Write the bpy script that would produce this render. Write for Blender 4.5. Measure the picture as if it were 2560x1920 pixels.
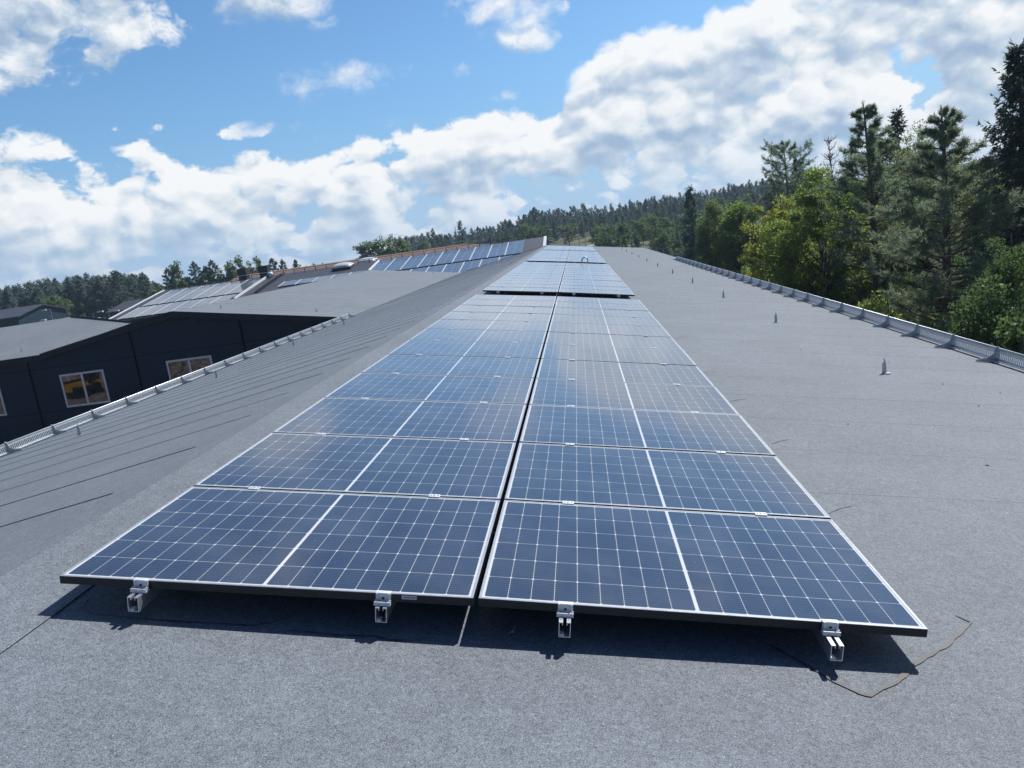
import bpy, math, random
import numpy as np
from mathutils import Matrix, Vector
for o in list(bpy.data.objects): bpy.data.objects.remove(o)
SC = bpy.context.scene; COL = SC.collection
R = math.radians

# ------------------------------------------------------------------ camera
RW = np.array([[0.9871763156, 0.0798452498, -0.1382304525],
               [-0.1203589413, -0.1965500491, -0.9730785187],
               [-0.1048648996, 0.9772373377, -0.1844194635]])      # rows: image right, image down, forward
CAM = np.array([2.276639, -2.83795, 1.091121]); FPX = 1945.656      # focal length in pixels of a 2560 wide picture
cd = bpy.data.cameras.new('camera'); cam = bpy.data.objects.new('camera', cd); COL.objects.link(cam)
cd.lens = FPX / 2560 * 36; cd.sensor_width = 36; cd.sensor_fit = 'HORIZONTAL'; cd.clip_start = 0.05; cd.clip_end = 6000
m = Matrix.Identity(4)
for i in range(3):
    m[i][0] = RW[0, i]; m[i][1] = -RW[1, i]; m[i][2] = -RW[2, i]; m[i][3] = CAM[i]
cam.matrix_world = m; SC.camera = cam

# ------------------------------------------------------------------ sun, sky, exposure
SUN_EL, SUN_AZ = 48.5, 42.0        # azimuth clockwise from +Y
sv = Vector((math.cos(R(SUN_EL)) * math.sin(R(SUN_AZ)), math.cos(R(SUN_EL)) * math.cos(R(SUN_AZ)), math.sin(R(SUN_EL))))
sl = bpy.data.lights.new('sun', 'SUN'); sl.energy = 5.0; sl.angle = R(0.5); sl.color = (1.0, 0.96, 0.90)
so = bpy.data.objects.new('sun', sl); COL.objects.link(so); so.rotation_euler = sv.to_track_quat('Z', 'Y').to_euler()
so.location = sv * 60
SC.view_settings.view_transform = 'Standard'; SC.view_settings.look = 'None'
SC.view_settings.exposure = 0.0; SC.view_settings.gamma = 1.0; SC.view_settings.use_curve_mapping = False
SC.render.engine = 'CYCLES'
SC.cycles.use_denoising = True; SC.cycles.denoising_prefilter = 'ACCURATE'; SC.cycles.denoiser = 'OPENIMAGEDENOISE'; SC.cycles.denoising_input_passes = 'RGB_ALBEDO_NORMAL'
SC.cycles.max_bounces = 6; SC.cycles.diffuse_bounces = 3; SC.cycles.glossy_bounces = 3; SC.cycles.transmission_bounces = 3
SC.cycles.volume_bounces = 0; SC.cycles.sample_clamp_indirect = 6

class NT:                              # small helper to write node trees
    def __init__(s, tree): s.t = tree
    def n(s, typ, **kw):
        nd = s.t.nodes.new(typ)
        for k, v in kw.items(): setattr(nd, k, v)
        return nd
    def put(s, sock, v):
        if hasattr(v, 'is_linked') or isinstance(v, bpy.types.NodeSocket): s.t.links.new(v, sock)
        elif v is not None:
            if isinstance(v, (tuple, list)) and sock.type == 'RGBA' and len(v) == 3: v = (*v, 1)
            sock.default_value = v
    def m(s, op, a, b=None, c=None, clamp=False):
        nd = s.n('ShaderNodeMath', operation=op); nd.use_clamp = clamp
        for i, v in enumerate((a, b, c)):
            if v is not None: s.put(nd.inputs[i], v)
        return nd.outputs[0]
    def mr(s, v, a, b, c=0.0, d=1.0, typ='SMOOTHSTEP'):
        nd = s.n('ShaderNodeMapRange', interpolation_type=typ)
        for i, x in enumerate((v, a, b, c, d)): s.put(nd.inputs[i], x)
        return nd.outputs[0]
    def vec(s, x, y, z):
        nd = s.n('ShaderNodeCombineXYZ')
        for i, v in enumerate((x, y, z)): s.put(nd.inputs[i], v)
        return nd.outputs[0]
    def vm(s, op, a, b):
        nd = s.n('ShaderNodeVectorMath', operation=op); s.put(nd.inputs[0], a); s.put(nd.inputs[1], b)
        return nd.outputs[0]
    def noise(s, v, scale, detail=2, rough=0.5, dist=0.0, color=False, typ='FBM', dim='3D'):
        nd = s.n('ShaderNodeTexNoise', noise_dimensions=dim); nd.noise_type = typ; s.put(nd.inputs['Vector'], v)
        s.put(nd.inputs['Scale'], scale); s.put(nd.inputs['Detail'], detail); s.put(nd.inputs['Roughness'], rough)
        s.put(nd.inputs['Distortion'], dist)
        return nd.outputs['Color' if color else 'Fac']
    def mix(s, f, a, b, blend='MIX'):
        nd = s.n('ShaderNodeMix', data_type='RGBA', blend_type=blend)
        s.put(nd.inputs[0], f); s.put(nd.inputs[6], a); s.put(nd.inputs[7], b)
        return nd.outputs[2]
    def ramp(s, f, stops):
        nd = s.n('ShaderNodeValToRGB'); e = nd.color_ramp.elements
        while len(e) < len(stops): e.new(0.5)
        for q, (p, c) in zip(e, stops): q.position = p; q.color = (*c, 1)
        s.put(nd.inputs[0], f); return nd.outputs[0]

# ---- the cloud field as a function of the direction looked at (azimuth, elevation in degrees)
SEEDX = 31.3
cg = bpy.data.node_groups.new('cloud_field', 'ShaderNodeTree')
cg.interface.new_socket('Az', in_out='INPUT', socket_type='NodeSocketFloat')
cg.interface.new_socket('El', in_out='INPUT', socket_type='NodeSocketFloat')
cg.interface.new_socket('D', in_out='OUTPUT', socket_type='NodeSocketFloat')
cg.interface.new_socket('S', in_out='OUTPUT', socket_type='NodeSocketFloat')
g = NT(cg); gi = g.n('NodeGroupInput'); go = g.n('NodeGroupOutput')
AZ, EL = gi.outputs['Az'], gi.outputs['El']
fc = g.n('ShaderNodeFloatCurve'); cv = fc.mapping.curves[0]
TOP = [(-60, 9), (-36.1, 9.2), (-33.5, 9.9), (-31.3, 8.6), (-29.8, 9.0), (-27.0, 8.2), (-23.8, 6.4), (-21, 6.9), (-18.6, 6.9), (-15.5, 7.9), (-11, 8.2),
       (-4, 8.1), (-0.6, 7.7), (0.5, 8.8), (2.2, 10.8), (6.4, 11.9), (12, 12.2), (16, 13.0), (22, 14.5), (28, 16), (60, 18)]
while len(cv.points) < len(TOP): cv.points.new(0.5, 0.5)
for p, (a, e) in zip(cv.points, TOP): p.location = ((a + 60) / 120, e / 20); p.handle_type = 'AUTO'
fc.mapping.update()
g.put(fc.inputs['Value'], g.m('DIVIDE', g.m('ADD', AZ, 60.0), 120.0))
top = g.m('MULTIPLY', fc.outputs[0], 20.0)
pv = g.vec(g.m('ADD', g.m('MULTIPLY', AZ, 0.1), SEEDX), g.m('MULTIPLY', EL, 0.14), 3.7)
wf = g.noise(pv, 3.0, 4, 0.55, color=True, dim='2D')
warp = g.vm('SUBTRACT', wf, (0.5, 0.5, 0.5))
pw = g.vm('ADD', pv, g.vm('MULTIPLY', warp, (0.22, 0.16, 0.0)))
def puff(scale, det, rough):
    nd = g.n('ShaderNodeTexVoronoi', voronoi_dimensions='2D'); nd.feature = 'F1'; nd.normalize = True; g.put(nd.inputs['Vector'], pw); nd.inputs['Scale'].default_value = scale
    nd.inputs['Detail'].default_value = det; nd.inputs['Roughness'].default_value = rough; nd.inputs['Lacunarity'].default_value = 2.3
    return g.m('SUBTRACT', 1.0, g.m('POWER', nd.outputs['Distance'], 1.5))
pf = puff(1.9, 5.0, 0.47)                                             # cauliflower billows
pf2 = puff(5.2, 3.0, 0.5)
pfs = puff(1.9, 1.6, 0.42)
pf2s = puff(5.2, 0.0, 0.5)
nb = g.noise(pw, 1.2, 2, 0.5, dim='2D')                              # big lumps
nf = g.noise(pw, 4.0, 7, 0.60, dim='2D')                             # wisps
ps = g.vec(g.m('MULTIPLY', AZ, 0.055), g.m('MULTIPLY', EL, 0.36), 9.1)
ns = g.noise(g.vm('ADD', ps, g.vm('MULTIPLY', warp, (0.35, 0.30, 0))), 2.0, 6, 0.58, dim='2D')    # flat streaks low down
low = g.mr(EL, 0.5, 4.5, 1.0, 0.0)
band = g.m('DIVIDE', g.m('SUBTRACT', top, EL), 1.9)
rgt = g.mr(AZ, -4.0, 8.0, 0.0, 0.10)
band = g.m('MINIMUM', band, g.m('ADD', rgt, g.mr(EL, 1.0, 6.5, 0.05, 0.30)))
tex = g.m('ADD', g.m('MULTIPLY', g.m('SUBTRACT', pf, 0.79), 2.3), g.m('MULTIPLY', g.m('SUBTRACT', nb, 0.5), 1.5))
tex = g.m('ADD', tex, g.m('MULTIPLY', g.m('SUBTRACT', pf2, 0.80), 1.0))
tex = g.m('ADD', tex, g.m('MULTIPLY', g.m('SUBTRACT', nf, 0.5), 0.45))
tex = g.m('ADD', tex, g.m('MULTIPLY', low, g.m('MULTIPLY', g.m('SUBTRACT', ns, 0.5), 1.25)))
BL = [(-37, 17.6, 7.5, 4.2, 0.75), (-29.0, 18.0, 5.5, 3.0, 0.6), (-19.5, 18.0, 5.0, 2.2, 0.4), (-2.9, 15.3, 4.0, 1.1, 0.12),
      (-1.7, 13.3, 3.0, 1.4, 0.02), (0.2, 14.6, 2.2, 1.0, 0.0), (-21.0, 9.4, 5.0, 0.7, -0.22), (-17.3, 8.1, 1.6, 0.9, 0.0), (-14.4, 11.8, 8.0, 1.6, -0.22), (-6.6, 11.5, 1.4, 0.6, -0.1),
      (-4.2, 9.6, 2.0, 0.6, 0.0), (-27.5, 10.0, 4.0, 0.6, -0.22), (10, 40, 50, 18, 0.0), (-120, 35, 45, 18, 0.0), (110, 30, 40, 14, 0.0), (-80, 12, 22, 8, 0.1), (70, 12, 26, 9, 0.2)]
blob = -2.0
for a0, e0, ra, re, k in BL:
    dx = g.m('DIVIDE', g.m('SUBTRACT', AZ, a0), ra); dy = g.m('DIVIDE', g.m('SUBTRACT', EL, e0), re)
    d2 = g.m('ADD', g.m('MULTIPLY', dx, dx), g.m('MULTIPLY', dy, dy))
    blob = g.m('MAXIMUM', blob, g.m('SUBTRACT', k, g.m('MULTIPLY', d2, 0.6)))
blob = g.m('MINIMUM', blob, 0.40)
blob = g.m('ADD', blob, g.m('MULTIPLY', g.m('SUBTRACT', nf, 0.5), 1.1))
g.put(go.inputs['D'], g.m('ADD', g.m('MAXIMUM', band, blob), tex))
sm = g.m('ADD', g.m('MULTIPLY', g.m('SUBTRACT', pfs, 0.79), 2.6), g.m('MULTIPLY', g.m('SUBTRACT', nb, 0.5), 1.5))
sm = g.m('ADD', sm, g.m('MULTIPLY', g.m('SUBTRACT', pf2s, 0.80), 0.8))
g.put(go.inputs['S'], g.m('ADD', g.m('MAXIMUM', band, blob), sm))

W = bpy.data.worlds.new('World'); SC.world = W; W.use_nodes = True
W.cycles.sampling_method = 'MANUAL'; W.cycles.sample_map_resolution = 512
wt = W.node_tree; wt.nodes.clear(); w = NT(wt)
sky = w.n('ShaderNodeTexSky', sky_type='NISHITA'); sky.sun_disc = False
sky.sun_elevation = R(SUN_EL); sky.sun_rotation = R(SUN_AZ); sky.altitude = 60; sky.air_density = 1.0; sky.dust_density = 0.6; sky.ozone_density = 3.0
tc = w.n('ShaderNodeTexCoord'); sp = w.n('ShaderNodeSeparateXYZ'); wt.links.new(tc.outputs['Generated'], sp.inputs[0])
az = w.m('MULTIPLY', w.m('ARCTAN2', sp.outputs[0], sp.outputs[1]), 57.29578)
el = w.m('MULTIPLY', w.m('ARCSINE', sp.outputs[2]), 57.29578)
def field(da, de):
    gn = w.n('ShaderNodeGroup'); gn.node_tree = cg
    w.put(gn.inputs[0], w.m('ADD', az, da)); w.put(gn.inputs[1], w.m('ADD', el, de)); return gn.outputs[0], gn.outputs[1]
D0, S0 = field(0, 0); D1, S1 = field(0.30, 0.48); D2, S2 = field(1.1, 2.0)
alpha = w.mr(D0, -0.14, w.mr(el, 8.5, 13.0, 0.16, 0.42))
wisp = w.m('MULTIPLY', w.mr(el, 8.3, 9.6), w.m('MULTIPLY', w.mr(az, -23.5, -21.5), w.mr(az, 2.0, 0.2)))      # thin high shreds between the big clouds
alpha = w.mix(wisp, w.vec(alpha, alpha, alpha), w.m('MULTIPLY', w.mr(D0, -0.35, 0.9), 0.95))
alpha = w.m('MULTIPLY', alpha, w.mr(el, 0.0, 5.5, 0.55, 1.0))
side = w.m('ADD', w.m('MULTIPLY', w.mr(w.m('SUBTRACT', S0, S1), -0.30, 0.36, typ='LINEAR'), 0.50), w.m('MULTIPLY', w.mr(w.m('SUBTRACT', D0, D1), -0.36, 0.36, typ='LINEAR'), 0.50))      # lit towards the sun
wide = w.mr(w.m('SUBTRACT', S0, S2), -0.55, 0.55, typ='LINEAR')
thick = w.mr(D0, 0.05, 0.85, typ='LINEAR')
lit = w.m('ADD', w.m('MULTIPLY', side, 0.34), w.m('ADD', w.m('MULTIPLY', wide, 0.42), w.m('MULTIPLY', w.m('SUBTRACT', 1.0, thick), 0.24)))
lit = w.m('ADD', lit, w.mr(az, -12.0, 25.0, -0.02, 0.05))
cloud = w.ramp(lit, [(0.22, (3.6, 4.9, 6.7)), (0.41, (5.4, 6.5, 7.8)), (0.55, (7.4, 8.1, 8.8)), (0.72, (9.4, 9.6, 9.8))])
skyc = w.mix(1.0, sky.outputs[0], (0.86, 1.14, 1.30), 'MULTIPLY')
back = w.m('MULTIPLY', w.mr(w.m('ABSOLUTE', az), 48.0, 100.0, 1.0, 0.50), w.mr(el, 20.0, 60.0, 1.0, 0.62))  # dims the unseen sky behind and overhead, added to deepen the shadows
skyc = w.mix(w.mr(el, 0.0, 13.0, 0.92, 0.10), skyc, w.mix(w.mr(el, 0.0, 16.0, 0.0, 1.0), (4.0, 5.9, 8.4), (0.70, 2.75, 6.6)))
final = w.mix(w.m('MULTIPLY', alpha, w.mr(w.m('ABSOLUTE', az), 60.0, 110.0, 1.0, 0.15)), skyc, cloud)
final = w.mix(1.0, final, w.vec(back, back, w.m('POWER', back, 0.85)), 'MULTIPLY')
bg = w.n('ShaderNodeBackground'); w.put(bg.inputs[0], final); bg.inputs[1].default_value = 0.1
wo = w.n('ShaderNodeOutputWorld'); wt.links.new(bg.outputs[0], wo.inputs[0])

# ------------------------------------------------------------------ helpers: materials
def mat(name, base=(0.5, 0.5, 0.5), rough=0.6, metal=0.0, ior=1.5, spec=0.5):
    M = bpy.data.materials.new(name); M.use_nodes = True
    b = M.node_tree.nodes['Principled BSDF']
    b.inputs['Base Color'].default_value = (*base, 1); b.inputs['Roughness'].default_value = rough
    b.inputs['Metallic'].default_value = metal; b.inputs['IOR'].default_value = ior; b.inputs['Specular IOR Level'].default_value = spec
    return M, NT(M.node_tree), b
def objco(t): return t.n('ShaderNodeTexCoord').outputs['Object']
def bump(t, b, h, strength, dist):
    nd = t.n('ShaderNodeBump'); nd.inputs['Strength'].default_value = strength; nd.inputs['Distance'].default_value = dist
    t.put(nd.inputs['Height'], h); t.t.links.new(nd.outputs[0], b.inputs['Normal'])
def mottled(name, c0, c1, scale, rough=0.7, metal=0.0, detail=4, bstr=0.0, spec=0.5):
    M, t, b = mat(name, c0, rough, metal, spec=spec); f = t.noise(objco(t), scale, detail, 0.6)
    t.put(b.inputs['Base Color'], t.mix(t.mr(f, 0.3, 0.7), c0, c1))
    if bstr: bump(t, b, f, bstr, 0.02)
    return M
def felt(name, base, spread, rough=0.62):
    M, t, b = mat(name, base, rough, spec=0.22); v = objco(t)
    fine = t.noise(v, 210.0, 2, 0.7); mid = t.noise(v, 48.0, 3, 0.6); blot = t.noise(v, 1.1, 5, 0.6); big = t.noise(v, 0.28, 3, 0.5)
    vo = t.n('ShaderNodeTexVoronoi'); vo.inputs['Scale'].default_value = 95.0; t.put(vo.inputs['Vector'], v)
    k = t.m('ADD', t.mr(fine, 0.28, 0.72, 0.45, 1.55), t.m('MULTIPLY', t.mr(mid, 0.3, 0.7, -0.5, 0.5), spread))
    k = t.m('MULTIPLY', k, t.mr(blot, 0.3, 0.7, 0.95, 1.05)); k = t.m('MULTIPLY', k, t.mr(big, 0.35, 0.65, 0.97, 1.03)); k = t.m('MULTIPLY', k, t.mr(t.noise(v, 13.0, 4, 0.7), 0.3, 0.7, 0.92, 1.08))
    sepc = t.n('ShaderNodeSeparateColor'); t.t.links.new(vo.outputs['Color'], sepc.inputs[0])
    glint = t.m('MULTIPLY', t.mr(sepc.outputs[0], 0.93, 0.97), t.mr(vo.outputs['Distance'], 0.32, 0.2))
    col = t.mix(1.0, (*base, 1), t.vec(k, k, k), 'MULTIPLY')
    col = t.mix(t.m('MULTIPLY', glint, 0.55), col, (0.55, 0.58, 0.62))
    t.put(b.inputs['Base Color'], col)
    bump(t, b, t.m('ADD', fine, t.m('MULTIPLY', mid, 0.3)), 0.4, 0.006)
    return M
M_FELT = felt('roof_felt', (0.176, 0.199, 0.228), 0.30)
M_FELT2 = felt('roof_felt_old', (0.192, 0.213, 0.236), 0.16)
M_SHEET = mottled('far_roof_sheet', (0.040, 0.045, 0.064), (0.054, 0.058, 0.080), 0.8, 0.6)
M_BITUMEN = mottled('bitumen', (0.05, 0.046, 0.048), (0.085, 0.078, 0.078), 14, 0.5)
def wallmat():
    M, t, b = mat('dark_wall_panel', (0.012, 0.022, 0.034), 0.7, spec=0.12); v = objco(t)
    f = t.noise(v, 0.5, 4, 0.6); f2 = t.noise(t.vm('MULTIPLY', v, (6, 6, 0.5)), 1.0, 4, 0.6)
    t.put(b.inputs['Base Color'], t.mix(t.m('MULTIPLY', t.m('ADD', f, f2), 0.5), (0.015, 0.034, 0.058), (0.024, 0.048, 0.076)))
    return M
M_WALL = wallmat()
M_JOINT = mat('wall_joint', (0.003, 0.006, 0.011), 0.9, spec=0.0)[0]
M_TRIM = mottled('dark_trim_metal', (0.016, 0.026, 0.040), (0.026, 0.038, 0.054), 3, 0.6, spec=0.2)
M_WHITE = mottled('white_trim', (0.62, 0.64, 0.66), (0.74, 0.76, 0.78), 5, 0.5)
M_WFRAME = mottled('grey_window_frame', (0.66, 0.69, 0.72), (0.74, 0.77, 0.80), 6, 0.45)
M_PANE = mat('window_glass', (0.006, 0.008, 0.010), 0.02, 0.0, 2.0)[0]
M_GALV = mottled('galvanised_steel', (0.42, 0.46, 0.50), (0.58, 0.62, 0.66), 26, 0.42, 0.85)
M_ALU = mottled('rail_aluminium', (0.66, 0.68, 0.71), (0.8, 0.82, 0.85), 40, 0.36, 0.8)
M_CLAMP = mottled('clamp_aluminium', (0.62, 0.65, 0.69), (0.76, 0.79, 0.83), 60, 0.5, 0.25)
M_BLACK = mottled('black_metal', (0.010, 0.011, 0.014), (0.02, 0.021, 0.026), 8, 0.55)
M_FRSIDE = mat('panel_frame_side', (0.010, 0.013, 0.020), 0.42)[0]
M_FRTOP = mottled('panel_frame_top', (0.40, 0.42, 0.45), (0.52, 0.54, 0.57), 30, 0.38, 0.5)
M_BACK = mat('panel_backsheet', (0.02, 0.022, 0.028), 0.6)[0]
M_ORANGE = None

PW, PH, PT = 1.722, 1.134, 0.035       # a panel: width, depth, thickness
def panelmat():
    M, t, b = mat('solar_cells', (0.01, 0.02, 0.05), 0.07, 0.0, 1.85)
    s = t.n('ShaderNodeSeparateXYZ'); t.t.links.new(objco(t), s.inputs[0]); x, y = s.outputs[0], s.outputs[1]
    mx, my, gap = 0.020, 0.021, 0.013
    cw = (PW - 2 * mx - gap) / 18; ch = (PH - 2 * my) / 6
    half = t.m('GREATER_THAN', x, PW / 2)
    xl = t.m('SUBTRACT', t.m('SUBTRACT', x, mx), t.m('MULTIPLY', half, cw * 9 + gap))   # start of each half
    yl = t.m('SUBTRACT', y, my)
    def tri(v, p): return t.m('ABSOLUTE', t.m('SUBTRACT', v, t.m('MULTIPLY', t.m('ROUND', t.m('DIVIDE', v, p)), p)))   # distance to the nearest line
    dx, dy = tri(xl, cw), tri(yl, ch)
    aa = 0.0005
    lx = t.mr(dx, 0.0008 - aa, 0.0008 + aa, 1.0, 0.0); ly = t.mr(dy, 0.0009 - aa, 0.0009 + aa, 1.0, 0.0)
    dia = t.mr(t.m('ADD', dx, dy), 0.0065, 0.0080, 1.0, 0.0)
    inx = t.m('MULTIPLY', t.m('GREATER_THAN', xl, 0.0), t.m('LESS_THAN', xl, cw * 9))
    iny = t.m('MULTIPLY', t.m('GREATER_THAN', yl, 0.0), t.m('LESS_THAN', yl, ch * 6))
    out = t.m('SUBTRACT', 1.0, t.m('MULTIPLY', inx, iny))
    white = t.m('MAXIMUM', t.m('MAXIMUM', lx, ly), t.m('MAXIMUM', dia, out))
    bus = t.mr(tri(t.m('ADD', yl, ch / 20), ch / 10), 0.0004, 0.0011, 1.0, 0.0)
    pad = t.m('MULTIPLY', bus, t.mr(dx, 0.0045, 0.006, 1.0, 0.0))
    ci = t.m('ADD', t.m('FLOOR', t.m('DIVIDE', xl, cw)), t.m('MULTIPLY', t.m('FLOOR', t.m('DIVIDE', yl, ch)), 7.3))
    oi = t.n('ShaderNodeObjectInfo')
    rn = t.n('ShaderNodeTexWhiteNoise', noise_dimensions='2D'); t.put(rn.inputs['Vector'], t.vec(ci, t.m('MULTIPLY', oi.outputs['Random'], 50.0), 0))
    cell = t.mix(rn.outputs[0], (0.001, 0.007, 0.032), (0.003, 0.012, 0.044))
    cell = t.mix(t.m('MULTIPLY', oi.outputs['Random'], 0.5), cell, (0.006, 0.013, 0.033))
    c = t.mix(t.m('MULTIPLY', bus, 0.22), cell, (0.30, 0.34, 0.40))
    c = t.mix(t.m('MULTIPLY', pad, 0.55), c, (0.55, 0.50, 0.38))
    c = t.mix(white, c, (0.68, 0.70, 0.70))
    dust = t.noise(objco(t), 2.2, 5, 0.6); spots = t.noise(objco(t), 55.0, 2, 0.5)
    c = t.mix(t.m('ADD', t.m('MULTIPLY', t.mr(dust, 0.35, 0.75), 0.05), t.m('MULTIPLY', t.mr(spots, 0.74, 0.80), 0.30)), c, (0.42, 0.44, 0.46))
    t.put(b.inputs['Base Color'], c)
    t.put(b.inputs['Roughness'], t.mr(dust, 0.3, 0.8, 0.09, 0.15))
    # thin dust film whose pale blue colour stands in for sky sheen: its cover grows with the path length 1 / cos(angle)
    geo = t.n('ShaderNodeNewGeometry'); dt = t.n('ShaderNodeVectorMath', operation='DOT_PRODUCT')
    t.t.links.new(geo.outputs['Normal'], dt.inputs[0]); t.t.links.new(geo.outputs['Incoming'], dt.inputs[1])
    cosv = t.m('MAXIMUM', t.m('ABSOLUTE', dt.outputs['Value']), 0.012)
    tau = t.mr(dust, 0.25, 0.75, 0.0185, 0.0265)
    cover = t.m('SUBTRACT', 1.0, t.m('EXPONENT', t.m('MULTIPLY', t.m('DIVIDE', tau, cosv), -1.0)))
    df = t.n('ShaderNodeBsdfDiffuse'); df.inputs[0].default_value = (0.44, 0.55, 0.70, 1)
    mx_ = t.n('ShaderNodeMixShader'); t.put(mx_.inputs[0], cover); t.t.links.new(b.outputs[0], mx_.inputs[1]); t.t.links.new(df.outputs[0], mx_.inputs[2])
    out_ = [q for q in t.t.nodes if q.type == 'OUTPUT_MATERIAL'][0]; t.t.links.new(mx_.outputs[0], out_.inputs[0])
    return M
M_CELL = panelmat()
def leafmat(name, c0, c1, trans=0.42, tcol=None):
    M = bpy.data.materials.new(name); M.use_nodes = True; t = NT(M.node_tree); M.node_tree.nodes.clear()
    geo = t.n('ShaderNodeNewGeometry'); oi = t.n('ShaderNodeObjectInfo'); co = t.n('ShaderNodeTexCoord').outputs['Object']
    f = t.m('ADD', t.m('MULTIPLY', geo.outputs['Random Per Island'], 0.55), t.m('MULTIPLY', t.noise(co, 0.6, 3, 0.6), 0.5))
    f = t.m('ADD', f, t.m('MULTIPLY', t.m('SUBTRACT', oi.outputs['Random'], 0.5), 0.5), clamp=True)
    c = t.mix(f, c0, c1)
    d = t.n('ShaderNodeBsdfDiffuse'); t.put(d.inputs[0], c)
    tr = t.n('ShaderNodeBsdfTranslucent'); t.put(tr.inputs[0], t.mix(f, tcol or c0, c1) if tcol else c)
    gl = t.n('ShaderNodeBsdfGlossy'); gl.inputs['Roughness'].default_value = 0.45; t.put(gl.inputs[0], (0.5, 0.55, 0.5, 1))
    m1 = t.n('ShaderNodeMixShader'); m1.inputs[0].default_value = trans
    t.t.links.new(d.outputs[0], m1.inputs[1]); t.t.links.new(tr.outputs[0], m1.inputs[2])
    m2 = t.n('ShaderNodeMixShader'); m2.inputs[0].default_value = 0.04
    t.t.links.new(m1.outputs[0], m2.inputs[1]); t.t.links.new(gl.outputs[0], m2.inputs[2])
    ou = t.n('ShaderNodeOutputMaterial'); t.t.links.new(m2.outputs[0], ou.inputs[0]); return M
L_SPRUCE = leafmat('spruce_needles', (0.052, 0.09, 0.075), (0.12, 0.17, 0.118), 0.42)
L_PINE = leafmat('pine_needles', (0.16, 0.235, 0.165), (0.29, 0.36, 0.225), 0.6)
L_PINE2 = leafmat('light_pine_needles', (0.2, 0.26, 0.17), (0.34, 0.39, 0.24), 0.62)
L_BIRCH = leafmat('birch_leaves', (0.2, 0.3, 0.065), (0.34, 0.41, 0.1), 0.64)
L_YELLOW = leafmat('yellowing_birch_leaves', (0.3, 0.34, 0.062), (0.42, 0.42, 0.085), 0.62)
L_DARK = leafmat('dark_broad_leaves', (0.11, 0.185, 0.07), (0.21, 0.3, 0.1), 0.6)
L_DEEP = leafmat('deep_green_leaves', (0.060, 0.115, 0.042), (0.15, 0.225, 0.075), 0.55)  # darkest leaf tone, for the growth at the right edge
L_PALE = leafmat('pale_birch_leaves', (0.22, 0.27, 0.11), (0.34, 0.38, 0.17), 0.6)
L_FARC = leafmat('far_conifer_needles', (0.105, 0.165, 0.16), (0.205, 0.28, 0.235), 0.5)  # paler and bluer than near needles: distance haze put into the colour
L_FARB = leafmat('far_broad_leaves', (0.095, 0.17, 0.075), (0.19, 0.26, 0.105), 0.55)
M_PBARK = mottled('pine_bark', (0.095, 0.055, 0.042), (0.17, 0.10, 0.07), 5, 0.9, bstr=0.6)
M_BARK = mottled('grey_bark', (0.055, 0.048, 0.043), (0.10, 0.09, 0.082), 6, 0.9, bstr=0.6)
M_TWIG = mottled('bare_grey_wood', (0.26, 0.26, 0.25), (0.40, 0.39, 0.37), 9, 0.85)
def birchbark():
    M, t, b = mat('birch_bark', (0.6, 0.6, 0.58), 0.7); v = objco(t)
    f = t.noise(t.vm('MULTIPLY', v, (4, 4, 14)), 1.0, 3, 0.7)
    t.put(b.inputs['Base Color'], t.mix(t.mr(f, 0.55, 0.66), (0.60, 0.60, 0.57), (0.06, 0.055, 0.05))); return M
M_BIRCHBARK = birchbark()

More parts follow.
